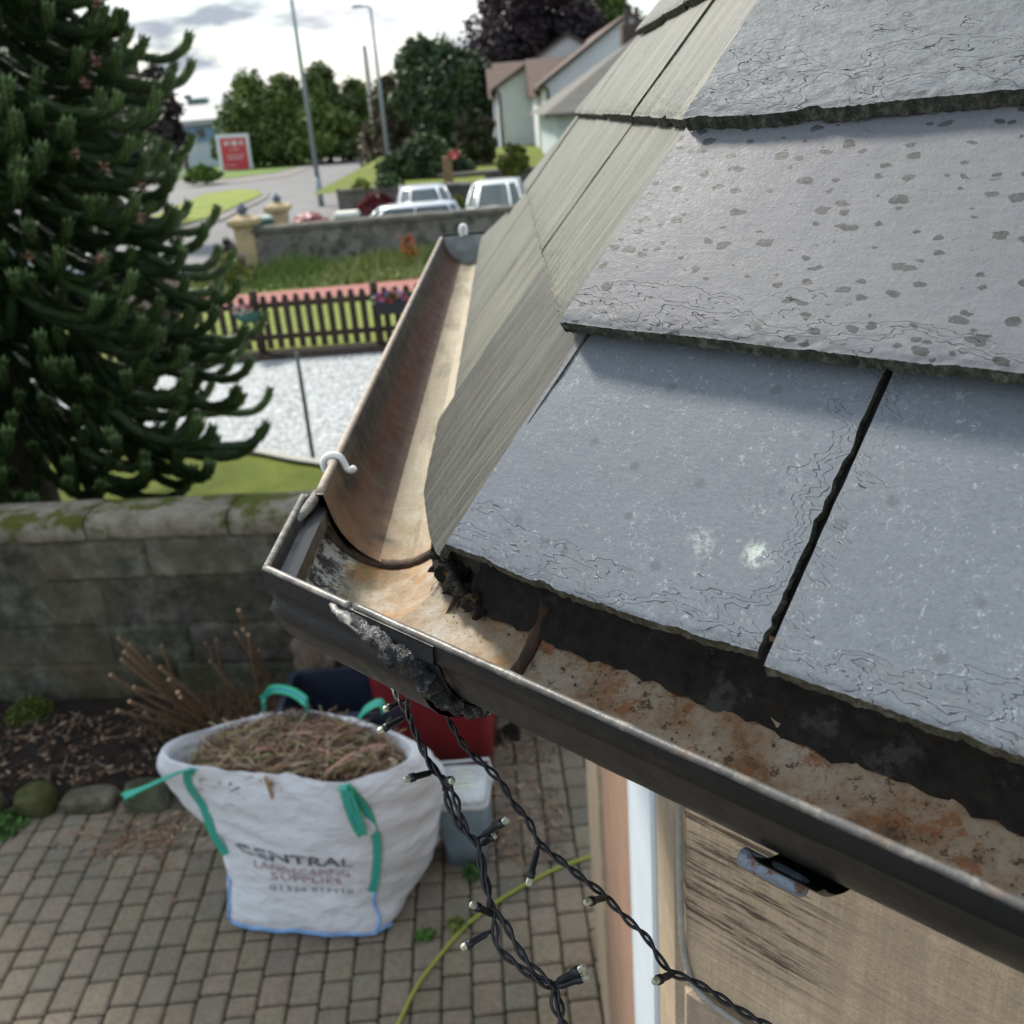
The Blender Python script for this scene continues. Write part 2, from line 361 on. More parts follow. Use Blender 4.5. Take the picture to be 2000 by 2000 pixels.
def sandstone(name, base=(.66, .50, .345), stain=True):
    m = NM(name, .9, 0, .2); v = m.co()
    n = m.noise(m.co((1, 1, 4)), 5, 7, .75)
    c = m.ramp(n, [(.3, tuple(x * .78 for x in base)), (.7, tuple(min(1, x * 1.25) for x in base))])
    g = m.noise(v, 330, 5, .85)
    c = m.mix(m.ramp(m.noise(m.co((60, 60, 4), loc=(1, 1, 1)), 1, 5, .8), [(.45, .35), (.55, 0)]), c, tuple(x * .62 for x in base))
    c = m.mix(m.ramp(g, [(.40, .55), (.52, 0)]), c, tuple(x * .6 for x in base))
    crack = m.noise(m.co((1, 1, 24), (R(3), R(2), 0)), 4, 6, .75)
    c = m.mix(m.ramp(m.math('ABSOLUTE', m.math('SUBTRACT', crack, .5)), [(.0, .6), (.008, 0)]), c, (.12, .07, .04))
    if stain:
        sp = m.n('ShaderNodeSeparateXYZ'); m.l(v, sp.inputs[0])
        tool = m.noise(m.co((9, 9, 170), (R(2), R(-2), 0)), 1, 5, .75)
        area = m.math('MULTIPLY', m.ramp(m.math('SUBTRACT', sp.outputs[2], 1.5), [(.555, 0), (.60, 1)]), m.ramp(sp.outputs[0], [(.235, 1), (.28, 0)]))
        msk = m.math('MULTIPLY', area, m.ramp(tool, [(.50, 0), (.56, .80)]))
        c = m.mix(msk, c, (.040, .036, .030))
        low = m.math('MULTIPLY', m.ramp(m.math('SUBTRACT', sp.outputs[2], 1.5), [(.47, 1), (.53, 0)]), m.ramp(m.noise(v, 22, 5, .7), [(.45, 0), (.55, .8)]))
        c = m.mix(low, c, (.22, .22, .21))
    m.col(c); b = m.bump(m.noise(m.co((6, 6, 130)), 1, 4, .65), .004, .8); m.bump(m.noise(v, 300, 4, .7), .001, .8, b)
    return m.m
M_stone = sandstone('sandstone_dressed'); M_stone2 = sandstone('sandstone_weathered', (.36, .235, .17), False); M_stone3 = sandstone('sandstone_pale', (.45, .36, .26), False)
M_white = plain('white_gloss_paint', (.66, .74, .82), .4, var=.05)
M_glass = plain('window_glass_dark', (.03, .035, .04), .08, var=.2)
M_fascia = plain('dark_timber', (.03, .028, .026), .8, var=.4, scale=30)
M_mortar = plain('lime_mortar', (.36, .35, .32), .9, var=.2, scale=60, bump=.002)
# ------------------------------------------------------------------ ground and paving
Z0 = 0.0
def sheet(name, pts, z, mat, sub_=1, bumpy=0):
    mb = MB()
    P = [Vector((p[0], p[1], z)) for p in pts]
    tr = tessellate_polygon([P]); ids = [mb.vert(p) for p in P]
    for t in tr:
        a, b, c = (P[k] for k in t)
        if (b - a).cross(c - a).z < 0: t = (t[0], t[2], t[1])
        mb.face([ids[k] for k in t])
    return tag(mb.build(name, mat), kind='structure')
def ground_mat(name, stops, scale, bump=.02, rough=.9, fine=None):
    m = NM(name, rough, 0, .3); v = m.co()
    c = m.ramp(m.noise(v, scale, 7, .7), stops)
    if fine: c = m.mix(m.ramp(m.noise(v, fine, 4, .7), [(.35, .5), (.6, 0)]), c, tuple(x * .5 for x in stops[0][1]))
    m.col(c); m.bump(m.noise(v, fine or scale * 6, 5, .7), bump); return m.m
M_asphalt = ground_mat('asphalt', [(.3, (.15, .15, .155)), (.7, (.23, .23, .235))], .5, .004, .85, 60)
M_pavement = ground_mat('tarmac_path', [(.3, (.16, .15, .145)), (.7, (.26, .245, .23))], .7, .004, .85, 40)
M_lawn = ground_mat('lawn_grass', [(.3, (.095, .125, .012)), (.5, (.15, .195, .020)), (.72, (.22, .26, .035))], 1.6, .03, .9, 70)
_n = [n for n in M_lawn.node_tree.nodes if n.type == 'TEX_NOISE'][0]; _n.inputs['Distortion'].default_value = .6
M_lawn2 = ground_mat('bright_grass', [(.3, (.16, .21, .035)), (.7, (.28, .33, .065))], .8, .03, .9, 50)
M_lawn3 = ground_mat('distant_grass', [(.3, (.09, .16, .03)), (.7, (.16, .25, .05))], .25, .03, .9, 20)
M_red = ground_mat('red_chippings', [(.3, (.27, .105, .09)), (.7, (.42, .19, .165))], 12, .01, .9, 50)
def gravel():
    m = NM('pale_gravel', .7, 0, .4); v = m.co()
    c = m.ramp(m.vor(v, 24, out='Color'), [(.1, (.16, .18, .19)), (.5, (.33, .35, .37)), (.9, (.56, .58, .62))])
    c = m.mix(m.ramp(m.noise(v, .8, 5, .6), [(.35, .30), (.7, 0)]), c, (.34, .38, .36))
    c = m.mix(m.ramp(m.vor(v, 24), [(.5, 0), (.8, .6)]), c, (.12, .13, .13))
    m.col(c); m.bump(m.vor(v, 24), .03, .6); return m.m
M_gravel = gravel()
def soil():
    m = NM('bare_soil', .95, 0, .2); v = m.co()
    c = m.ramp(m.noise(v, 14, 8, .75), [(.3, (.014, .011, .009)), (.55, (.040, .030, .024)), (.75, (.095, .068, .050))])
    c = m.mix(m.ramp(m.noise(v, 60, 4, .7), [(.63, 0), (.7, .7)]), c, (.19, .13, .09))
    m.col(c); m.bump(m.noise(v, 25, 7, .75), .05); return m.m
M_soil = soil()
BIG = 900
# street level lies .7 m below the courtyard terrace
ZS = HC - 3.6
sheet('ground', [(-BIG, -BIG), (BIG, -BIG), (BIG, BIG), (-BIG, BIG)], ZS - .02, M_asphalt)
def gs(name, px, z, mat):
    h = HC - z; return sheet(name, [tuple(gp(x, y, h))[:2] for x, y in px], z, mat)
gs('far_lawn', [(345, 352), (345, 326), (430, 320), (560, 308), (640, 295), (720, 289), (650, 302), (605, 318), (540, 336), (450, 348)], ZS + .02, M_lawn3)
gs('far_pavement', [(300, 362), (300, 356), (345, 354), (450, 349), (540, 338), (606, 319), (652, 303), (662, 303), (640, 315), (560, 345), (450, 358)], ZS + .01, M_pavement)
gs('verge_grass', [(350, 398), (400, 378), (470, 369), (505, 371), (512, 379), (490, 390), (420, 420), (350, 440), (300, 455), (280, 430)], ZS + .03, M_lawn2)
gs('verge_kerb', [(512, 376), (527, 375), (522, 386), (440, 426), (350, 457), (250, 484), (250, 478), (350, 447), (430, 420), (495, 392), (516, 380)], ZS + .04, M_pavement)
# terrace block carrying the gardens
tb = MB()
TX = (-4.6, 22)
tb.box((-9.5, -6, ZS - .5), (14, 21.9, -.03), 0)
tag(tb.build('terrace_ground', M_soil), kind='structure')
sheet('lawn', [(-9.3, 4.75), (1.2, 4.3), (1.2, 7.8), (-1.15, 8.05), (-1.87, 8.35), (-2.6, 8.85), (-4.5, 9.15), (-9.3, 9.3)], .005, M_lawn)
sheet('gravel_yard', [(-9.3, 9.3), (-4.5, 9.15), (-2.6, 8.85), (-1.87, 8.35), (-1.15, 8.05), (1.2, 7.8), (6, 7.6), (6, 12.6), (-9.3, 12.9)], -.01, M_gravel)
kb = MB(); pts = [Vector(p) for p in ((-9.3, 9.3, .0), (-4.5, 9.15, .0), (-3.4, 9.05, .0), (-2.6, 8.85, .0), (-1.87, 8.35, .0), (-1.15, 8.05, 0), (1.2, 7.8, 0))]
pp = catmull(pts, 8)
kb.grid([[p + Vector((0, -.06, .03)) for p in pp], [p + Vector((0, -.055, .05)) for p in pp], [p + Vector((0, .05, .05)) for p in pp], [p + Vector((0, .06, -.02)) for p in pp]])
tag(kb.build('lawn_edging', M_mortar), kind='structure')
sheet('fence_bed', [(-9.3, 12.9), (6, 12.6), (6, 13.25), (-9.3, 13.45)], .0, M_soil)
sheet('back_lawn', [(-9.3, 13.45), (6, 13.25), (6, 17.55), (-9.3, 17.2)], .01, M_lawn2)
sheet('red_path', [(-6.15, 17.25), (6, 17.55), (6, 19.0), (-5.9, 18.35)], .02, M_red)
sheet('grass_strip', [(-6.4, 18.4), (6, 19.05), (6, 21.9), (-6.4, 21.9)], .012, M_lawn)

# courtyard paving: every sett modelled, laid in rows
pdir = (gp(124, 1706, HC) - gp(40, 1870, HC)).normalized(); pn = Vector((-pdir.y, pdir.x, 0))
M_sett = NM('concrete_setts', .85, 0, .3); _v = M_sett.co()
c_ = M_sett.mix(M_sett.ramp(M_sett.noise(_v, 55, 5, .7), [(.3, .5), (.65, 0)]), M_sett.attr(), (.07, .062, .052))
c_ = M_sett.mix(M_sett.ramp(M_sett.noise(_v, 4, 6, .7), [(.5, 0), (.72, .4)]), c_, (.10, .105, .06))
M_sett.col(c_); M_sett.bump(M_sett.noise(_v, 120, 5, .7), .004); M_sett = M_sett.m
pv = MB(); rr = random.Random(3)
row = 0; b = -6.5
while b < 3.6:
    wdt = rr.choice([.112, .114, .110]); a = -3.5 + rr.random() * .1
    while a < 7.5:
        ln = rr.choice([.09, .115, .135, .14, .148])
        cx = pdir * (a + ln / 2) + pn * (b + wdt / 2)
        if -4.2 < cx.x < 1.6 and .6 < cx.y < 4.9 and not (cx.x > .45 and cx.y < .5):
            tone = rr.choice([(.20, .165, .13), (.18, .155, .128), (.155, .148, .125), (.22, .175, .135), (.185, .15, .118), (.215, .185, .13)])
            k = .92 + rr.random() * .18
            M = Matrix.Translation(cx + Vector((0, 0, rr.uniform(-.002, .002)))) @ Matrix(((pdir.x, pn.x, 0, 0), (pdir.y, pn.y, 0, 0), (0, 0, 1, 0), (0, 0, 0, 1))) @ Matrix.Rotation(rr.uniform(-.02, .02), 4, 'Z')
            pv.box((-ln / 2 + .0035, -wdt / 2 + .0035, -.05), (ln / 2 - .0035, wdt / 2 - .0035, .004), 0, M, tuple((t * .45 + m0 * .55) * k * 1.34 for t, m0 in zip(tone, (.205, .168, .126))), .008)
        a += ln
    b += wdt; row += 1
tag(pv.build('paving', M_sett), kind='structure')
sheet('paving_joints', [(-5, -3), (3.5, -3), (3.5, 4.9), (-5, 4.9)], -.012, ground_mat('joint_moss', [(.35, (.045, .040, .030)), (.6, (.065, .060, .038)), (.72, (.075, .085, .02))], 5, .01))
# ------------------------------------------------------------------ the house: slates, gutter, wall
hA = R(-44.5); hB = R(88.7)
f_ = Vector((math.cos(hA), math.sin(hA), 0)); g_ = Vector((math.cos(hB), math.sin(hB), 0))
fin = Vector((-f_.y, f_.x, 0)); gin = Vector((g_.y, -g_.x, 0))        # towards the house
bi = Vector((math.cos((hA + hB) / 2), math.sin((hA + hB) / 2), 0))
A0 = Vector((-.049, .611, HC - .28))
hv = (bi + Vector((0, 0, 1.22))).normalized()
def frame(d):
    n = d.cross(hv).normalized()
    if n.z < 0: n = -n
    t = n.cross(d).normalized()
    if t.z < 0: t = -t
    return Matrix(((d.x, t.x, n.x, A0.x), (d.y, t.y, n.y, A0.y), (d.z, t.z, n.z, A0.z), (0, 0, 0, 1)))
MF = frame(f_); MG = frame(g_)
HK = .2601                        # s advance of the hip per unit of t
house = empty('house', (.142, .767, 0), 'sandstone house with the slated bay roof and rusty iron gutter in the foreground', 'house')

def slate(Mx, s0, s1, t0, t1, mat, hip=None, thick=.0065, side=1, seed=0, rough=1.0, edge=None, dn=.011, right_gap=None, warp=None, jag=1.0, lab=None, left_gap=0):
    """one slate: s0..s1 along the eaves, t0..t1 up the slope; hip: its near side follows the hip line"""
    rs = random.Random(seed); step = .0022 if side == 1 else .006
    ns = max(8, int((s1 - s0) / step)); T = []
    t = 0; L = t1 - t0
    while t < L: T.append(t); t += .0014 if t < .022 else (.0025 if t < .04 else .006)
    T.append(L)
    off = Vector((seed * 7.3, seed * 3.1, 0))
    rows = []; EA = []
    for i, tt in enumerate(T):
        rowp = []
        for j in range(ns + 1):
            q = j / ns
            sl_ = s0 + (HK * (t0 + tt) - HK * t0 if hip else 0)
            sl_ += noise.noise(Vector((tt * 60, seed, 1))) * .0006 * jag
            sl_ += left_gap * tt
            sr = s1 + noise.noise(Vector((tt * 45, seed, 5))) * .0018 * jag + noise.noise(Vector((tt * 160, seed, 6))) * .0014 * jag
            if right_gap: sr += right_gap * tt
            s_ = lerp(sl_, sr, q)
            eo = edge(s_) if edge else 0
            ja_ = noise.noise(Vector((s_ * 38, seed, 9))); jn = .0045 * max(0, ja_ - .15) ** 1.3 + noise.noise(Vector((s_ * 310, seed, 3))) * .0006 + noise.noise(Vector((s_ * 17, seed, 4))) * .0009
            tv = t0 + tt + (eo + jn * jag) * max(0, 1 - tt / .05)
            de = tt; dr = min((sr - s_), 9)
            n_ = -dn * tt / L
            # flakes broken off along the dressed edge
            nz = .5 + .5 * fbm((s_, tv * .8, 0) if False else Vector((s_, tv, 0)) + off, 42, 3)
            nz2 = .5 + .5 * fbm(Vector((s_ * 1.0, tv * 1.6, .3)) + off, 120, 2)
            for k_, (wd, dp) in enumerate(((.0040, .0014), (.008, .0007), (.015, .0005))):
                lim = wd * (.15 + 1.7 * nz * nz2 * 1.5) * rough
                if de < lim * .55: n_ -= dp * .35
            n_ += fbm(Vector((s_, tv, 0)) + off, 8, 3) * .0007 + fbm(Vector((s_ * 1.2, tv * 2.2, 0)) + off, 55, 3) * .00012 * (1 if mat is not M_rough else 3)
            if warp: n_ += warp(s_, tt)
            rowp.append(Vector((s_, tv, n_))); EA.append(min(de, (9 if hip else max(0, s_ - sl_) * 1.6 + .002), max(0, dr) * 1.3 + .001, .06))
        rows.append(rowp)
    mb = MB(); g = mb.grid(rows, 0)
    # broken edge faces
    def skirt(ids, flip, inset, bev=.001):
        lv = [ids]
        for k_ in range(1, 5):
            r_ = []
            for a, i in enumerate(ids):
                p = Vector(mb.v[i]); z = p.z - thick * k_ / 4 * (1 + .25 * noise.noise(p * 60))
                w_ = noise.noise(Vector((p.x * 220, p.y * 220, k_ * 2.2 + seed))) * .0016 + (.0012 * (k_ / 4))
                w_ -= bev * k_ / 4
                r_.append(mb.vert((p.x + inset[0] * w_, p.y + inset[1] * w_, z)))
            lv.append(r_)
        for a in range(4):
            for b_ in range(len(ids) - 1):
                q = (lv[a][b_], lv[a + 1][b_], lv[a + 1][b_ + 1], lv[a][b_ + 1])
                mb.face(q if not flip else tuple(reversed(q)), 1)
    nt = len(mb.v); dup_ = lambda ids: [mb.vert(mb.v[i]) for i in ids]
    skirt(dup_(g[0]), False, (0, 1), .0045 if side == 1 else .003); skirt(dup_([r_[0] for r_ in g]), True, (1, 0)); skirt(dup_([r_[-1] for r_ in g]), False, (-1, 0))
    if (Mx.to_3x3().determinant() < 0):
        mb.f = [tuple(reversed(q)) for q in mb.f]
    o = mb.build('slate', [mat, M_edge], None, smooth=True, M=None)
    at_ = o.data.attributes.new('edge', 'FLOAT', 'POINT'); at_.data.foreach_set('value', EA + [.001] * (len(o.data.vertices) - len(EA)))
    o.matrix_world = Mx; o.parent = house; o.matrix_parent_inverse = Matrix.Translation(-Vector(house.location))
    if lab: o['label'] = lab
    return o
cam1 = lambda s: -.012 * math.sin(max(0, min(1, s / .25)) * math.pi) * .35
slate(MF, .000, .2460, .000, .215, M_speck, hip=True, seed=1, rough=.8, edge=cam1, right_gap=.075, thick=.0075, jag=1.5)
slate(MF, .2518, .560, -.002, .215, M_speck, seed=2, rough=.75, thick=.0075, right_gap=.05, left_gap=.071, edge=lambda s: -.004, jag=1.4)
slate(MF, .565, .85, -.002, .215, M_speck, seed=12, rough=.75, thick=.006)
slate(MF, HK * .1705 - .006, .395, .1705, .37, M_spots, hip=True, seed=3, rough=1.2, thick=.0078, warp=lambda s, t: .0125, edge=lambda s: -.001, jag=1.5)
slate(MF, .40, .80, .1705, .37, M_spots, seed=13, rough=1.2, thick=.0065, warp=lambda s, t: .0115)
slate(MF, HK * .324 - .004, .44, .324, .52, M_rough, hip=True, seed=4, rough=2.0, thick=.0095, warp=lambda s, t: .0155, edge=lambda s: -.003 * math.sin(s * 14), jag=1.8)
slate(MF, .445, .85, .324, .52, M_rough, seed=14, rough=1.6, thick=.008, warp=lambda s, t: .014)
slate(MF, HK * .48, .5, .48, .70, M_spots, hip=True, seed=5, rough=1.2, warp=lambda s, t: .016)
slate(MF, .505, .9, .48, .70, M_spots, seed=15, rough=1.2, warp=lambda s, t: .016)
# side slope
def ed1(s): return -.055 * min(1, s / .2) - .012 * (s > .2) * min(1, (s - .2) / .27) if s < .474 else -.04
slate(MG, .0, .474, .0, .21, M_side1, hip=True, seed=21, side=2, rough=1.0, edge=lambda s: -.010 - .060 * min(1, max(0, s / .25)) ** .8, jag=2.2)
slate(MG, .477, .80, -.034, .21, M_side, seed=22, side=2, jag=1.5, right_gap=-.05)
slate(MG, .79, 1.235, -.034, .21, M_side, seed=23, side=2, jag=1.2)
slate(MG, 1.24, 1.62, -.036, .21, M_side, seed=24, side=2, jag=1.2, right_gap=-.6)
slate(MG, 1.63, 1.98, -.036, .08, M_side, seed=25, side=2, jag=1.2, right_gap=-2.2)
for (a, b_, sd, rg, wz) in ((HK * .167 - .004, .40, 31, .18, 0), (.405, .80, 32, .05, .001), (.805, 1.15, 33, -.1, -.001), (1.155, 1.42, 34, -1.3, 0)):
    slate(MG, a, b_, .1665, .365, M_side, hip=(sd == 31), seed=sd, side=2, jag=1.3, right_gap=rg, warp=lambda s, t, wz=wz: .0105 + wz, rough=1.3)
for (a, b_, sd, rg, wz) in ((HK * .324 - .004, .36, 41, .12, 0), (.365, .64, 42, .1, .002), (.655, .92, 43, 0, 0), (.925, 1.17, 44, -1.6, 0)):
    slate(MG, a, b_, .3225, .49, M_side, hip=(sd == 41), seed=sd, side=2, jag=1.5, right_gap=rg, warp=lambda s, t, wz=wz: .0125 + wz, thick=.008, rough=1.6)
for (a, b_, sd, rg) in ((HK * .449, .50, 51, .1), (.51, .90, 52, -1.9)):
    slate(MG, a, b_, .449, .64, M_side, hip=(sd == 51), seed=sd, side=2, jag=1.5, right_gap=rg, warp=lambda s, t: .0155, thick=.008, rough=1.4)
# boarding and dark underlay below the slates, closing the roof towards the house
rb = MB()
def LP(Mx, s, t, n): return Mx @ Vector((s, t, n))
o_ = -.0135
hipP = lambda t: (HK * t + .006)
for Mx, far in ((MF, [(.9, .01), (.9, .75)]), (MG, [(1.95, .0), (1.36, .17), (1.12, .325), (.86, .45), (.5, .62)])):
    P = [LP(Mx, hipP(.012), .012, o_ - .004)] + [LP(Mx, s, t, o_ - .004) for s, t in far] + [LP(Mx, hipP(.62), .62, o_ - .004)]
    rb.poly(P)
P = [LP(MG, s, t, -.010) for s, t in [(1.98, -.036), (1.42, .17), (1.15, .325), (.88, .45), (.52, .62)]]
for a, b_ in zip(P, P[1:]): rb.poly([a, b_, b_ + Vector((.5, .25, -.35)), a + Vector((.5, .25, -.35))])
part(rb, 'roof_boarding', M_fascia, house)

# gutter: half-round iron
C0 = Vector((-.187, .634, HC - .30)); HALF = math.sin((hB - hA) / 2)
GW = .142; RR = .066
def prof_in(lipw=.005, shelf=False, Rr=RR, top=0):
    P = [(0, top, 0), (lipw, top, 0)]
    if shelf: P += [(.007, -.010, .02), (.020, -.013, .05), (.0215, -.024, .08)]
    n = 18; c = GW / 2 + .002
    a0 = 12 if not shelf else 30
    for k in range(n + 1):
        a = math.pi + R(a0) + (math.pi - R(a0) - R(2)) * k / n
        P.append((c + math.cos(a) * Rr, top + math.sin(a) * Rr * 1.06 - .002, .12 + .88 * k / n if shelf else k / n))
    P += [(GW - .002, top - .001, 1)]
    return P
def prof_out(Rr=RR + .0045, top=0, lip=.012):
    P = [(-.0005, top - .0005, 0), (-.0015, top - lip, 0), (.003, top - lip - .003, 0)]
    n = 16; c = GW / 2 + .002
    for k in range(n + 1):
        a = math.pi + R(14) + (math.pi - R(26)) * k / n
        P.append((c + math.cos(a) * Rr, top + math.sin(a) * Rr * 1.06 - .003, 0))
    return P
SKEW = None
def gpos(leg, s, u, w):
    if SKEW is not None: s -= .18 * u * max(0, 1 - (s - SKEW) / .15)
    d, inn = (f_, fin) if leg == 'f' else (g_, gin)
    return C0 + d * s + inn * u + Vector((0, 0, w))
def gmit(u, w): return C0 + bi * (u / HALF) + Vector((0, 0, w))
def sweep(mb, prof, stations, mi, flip=False, wob=0, colour=True):
    rows = []
    for st in stations:
        r_ = []
        for (u, w, q) in prof:
            p = gmit(u, w) if st == 'm' else gpos(st[0], st[1] + (GW - u) * 0, u, w)
            if wob: p = p + Vector((noise.noise(p * 40), noise.noise(p * 40 + Vector((5, 5, 5))), noise.noise(p * 55))) * wob
            r_.append(p)
        rows.append(r_)
    ids = [[mb.vert(p) for p in r_] for r_ in rows]
    for i in range(len(rows) - 1):
        for j in range(len(prof) - 1):
            q = (ids[i][j], ids[i][j + 1], ids[i + 1][j + 1], ids[i + 1][j])
            mb.face(tuple(reversed(q)) if flip else q, mi, (prof[j][2], 0, 0) if colour else None)
    return ids
def stations(leg, a, b_, step=.02):
    n = max(1, int(abs(b_ - a) / step)); return [(leg, a + (b_ - a) * k / n) for k in range(n + 1)]
# corner piece
gc = MB()
st = stations('g', .158, .075) + ['m'] + stations('f', .062, .150)
# legs must not run behind the mitre plane: clamp inner points
def corner_sweep(mb, prof, mi, flip=False, ext=(.158, .150), wob=.0003):
    rows = []
    for leg, e_ in (('g', ext[0]), ('f', ext[1])):
        rl = []
        N = 10
        for k in range(N + 1):
            t_ = k / N; r_ = []
            for (u, w, q) in prof:
                smin = u / math.tan((hB - hA) / 2)   # distance along the lip where the mitre plane is met
                s = lerp(e_ - u * .18, smin, t_)
                p = gpos(leg, s, u, w); p = p + Vector((noise.noise(p * 40), noise.noise(p * 40 + Vector((5, 5, 5))), noise.noise(p * 55))) * wob
                r_.append(p)
            rl.append(r_)
        rows.append(rl)
    allr = rows[0] + list(reversed(rows[1]))[1:]
    ids = [[mb.vert(p) for p in r_] for r_ in allr]
    for i in range(len(allr) - 1):
        for j in range(len(prof) - 1):
            q = (ids[i][j], ids[i][j + 1], ids[i + 1][j + 1], ids[i + 1][j])
            mb.face(tuple(reversed(q)) if flip else q, mi[j] if isinstance(mi, list) else mi, (prof[j][2], 0, 0))
pi_ = prof_in(.0045, True)
corner_sweep(gc, pi_, [1, 2, 2, 2] + [0] * (len(pi_) - 5), ext=(.150, .185))
corner_sweep(gc, prof_out(), 2, True, ext=(.150, .185))
gutter = part(gc, 'gutter_corner', [M_gcorner, M_lip, M_black], house)
gutter['label'] = 'gutter corner piece with flaking white and black paint inside'
# outer socket cup of the corner piece
sc = MB()
corner_sweep(sc, [(u, w - .010, q) for u, w, q in [(.0, .004, 0)] + prof_out(RR + .0105, 0, .014)[2:]], 0, True, ext=(.05, .165), wob=.0008)
corner_sweep(sc, [(u, w - .010, q) for u, w, q in prof_out(RR + .0055, 0, .014)][2:], 0, False, ext=(.05, .165), wob=.0008)
adopt(sc.build('socket', M_black, None, True), house); bpy.data.objects['socket'].parent = gutter; bpy.data.objects['socket'].matrix_parent_inverse = Matrix()
# runs
def run(leg, a, b_, matin, matlip, name, lab, top=0.0, du=0.0, lipw=.0045):
    mb = MB(); P = [(u + du, w, q) for u, w, q in prof_in(lipw, False, RR - .0015, top)]
    S_ = stations(leg, a, b_, .012); global SKEW; SKEW = a
    fl = leg == 'g'
    ids = sweep(mb, P, S_, 0, not fl, .0004)
    npf = len(P) - 1
    for k, fi in enumerate(range(len(mb.f))):
        if k % npf == 0: mb.mi[k] = 1
    n0 = len(mb.f); SKEW = a
    sweep(mb, [(u + du, w, q) for u, w, q in prof_out(RR + .0035, top)], S_, 2, fl, .0004)
    SKEW = None; return mb
mb = run('f', .178, .95, M_gfront, M_lip, 'gutter', '', top=.0005, du=.0015)
gf = part(mb, 'gutter', [M_gfront, M_lip2, M_black], house, True); gf['label'] = 'front gutter run with black painted face and rust stained bed'
mb = run('g', .148, 1.96, M_gside, M_lipside, 'gutter', '', top=.0005, du=.013, lipw=.006)
gs_ = part(mb, 'gutter', [M_gside, M_lipside, M_black], house, True); gs_['label'] = 'long side gutter run with rust red outer wall and pale bed'
# worn rounded nosing along both lips
for leg, a, b_, du, par, mt in (('f', .105, .95, .0035, gf, M_lip2), ('g', .150, 1.96, .0155, gs_, M_lipside)):
    mb = MB(); S_ = [a + (b_ - a) * k / 160 for k in range(161)]
    mb.tube([gpos(leg, s, du, .0012 + .0006 * noise.noise(Vector((s * 30, 0, 0)))) for s in S_], [(.0027 if leg == 'f' else .0038) + .0003 * noise.noise(Vector((s * 50, 3, 0))) for s in S_], 8)
    sub(mb, 'lip', mt, par, True)
mb = MB()
for leg, a in (('g', .142), ('f', .1)):
    S_ = [k / 30 for k in range(31)]
    mb.tube([gpos(leg, a * t, .002, .001 + .0004 * noise.noise(Vector((t * 30, 0, 0)))) for t in S_], .0027, 8)
sub(mb, 'lip', M_lip, gutter, True)
# dark joint rings seen inside the gutter
def ring(leg, sf, rad, name, par, r0=RR - .001, mat=M_ring):
    mb = MB(); pts = []; c = GW / 2 + .002
    for k in range(29):
        a = math.pi + R(4) + (math.pi - R(8)) * k / 28
        u = c + math.cos(a) * r0; w = math.sin(a) * r0 * 1.06
        pts.append(gpos(leg, sf(u), u, w))
    mb.tube(pts, [rad * (1 + .4 * noise.noise(Vector((k * .9, 1, 0)))) for k in range(29)], 7)
    return sub(mb, name, mat, par, True)
ring('f', lambda u: .186 - u * .18, .0050, 'joint_seal', gf)
ring('g', lambda u: .151 - u * .18, .0055, 'joint_seal', gs_, RR + .001)
# stop end of the side run
mb = MB(); rows = []
for e_ in (0, .004):
    rows.append([gpos('g', 1.955 + e_, .014, .004)] + [gpos('g', 1.955 + e_, GW / 2 + .013 + math.cos(math.pi + math.pi * k / 14) * (RR), -.002 + math.sin(math.pi + math.pi * k / 14) * RR * 1.06) for k in range(15)] + [gpos('g', 1.955 + e_, GW + .012, .004)])
for r_ in rows: mb.poly(r_ if r_ is rows[1] else list(reversed(r_)))
mb.grid(rows, 0, True)
mb.tube([gpos('g', 1.955, .008, .006), gpos('g', 1.955, GW + .018, .006)], .0035, 6, 1)
sub(mb, 'stop_end', [plain('zinc_grey', (.30, .33, .35), .5, var=.3, scale=40), M_black], gs_)
# black sealant smeared over the socket joint
def lumpy(name, pts, rads, par, mat, n=14, amp=.35, fr=90, flat=1):
    mb = MB(); pts = catmull([Vector(p) for p in pts], 12)
    rr_ = [rads[min(int(i / 12), len(rads) - 1)] + (rads[min(int(i / 12) + 1, len(rads) - 1)] - rads[min(int(i / 12), len(rads) - 1)]) * ((i % 12) / 12) for i in range(len(pts))]
    mb.tube(pts, rr_, n, flat=flat)
    for i, p in enumerate(mb.v):
        v_ = Vector(p); c_ = pts[min(i // n, len(pts) - 1)]
        d = v_ - c_; mb.v[i] = tuple(c_ + d * (1 + amp * fbm(v_, fr, 4)))
    return sub(mb, name, mat, par, True)
def outp(s, deg, r0=RR + .006):
    a = math.pi + R(deg); c = GW / 2 + .002
    return gpos('f', s, c + math.cos(a) * r0, -.004 + math.sin(a) * r0 * 1.06)
lumpy('sealant', [gpos('f', .100, .000, -.004), gpos('f', .125, -.002, -.008), gpos('f', .148, -.003, -.013), outp(.163, 14), outp(.168, 30), outp(.168, 50), outp(.168, 70), outp(.168, 90)], [.003, .006, .008, .0095, .008, .007, .007, .006], gutter, M_tar, amp=.7, fr=120)
lumpy('sealant', [gpos('f', .083, -.001, -.002), gpos('f', .105, -.003, -.006), gpos('f', .13, -.004, -.010)], [.003, .005, .005], gutter, M_lip, amp=.6, fr=140, flat=.6)
mb = MB()  # side socket flange outside
for k in range(2): pass
mb.tube([gpos('g', s, .004 + .006 * min(1, (s - .10) / .04), -.004) for s in (.10, .115, .13, .145, .16)], [.003, .0045, .005, .0045, .004], 8)
sub(mb, 'socket_flange', M_lip, gutter, True)
lumpy('dirt_deposit', [gmit(GW * .93, -.006), gmit(GW * .90, -.030), gpos('f', .085, .118, -.042), gpos('f', .115, .108, -.050)], [.007, .010, .009, .004], gutter, M_dirt, amp=.8, fr=130)
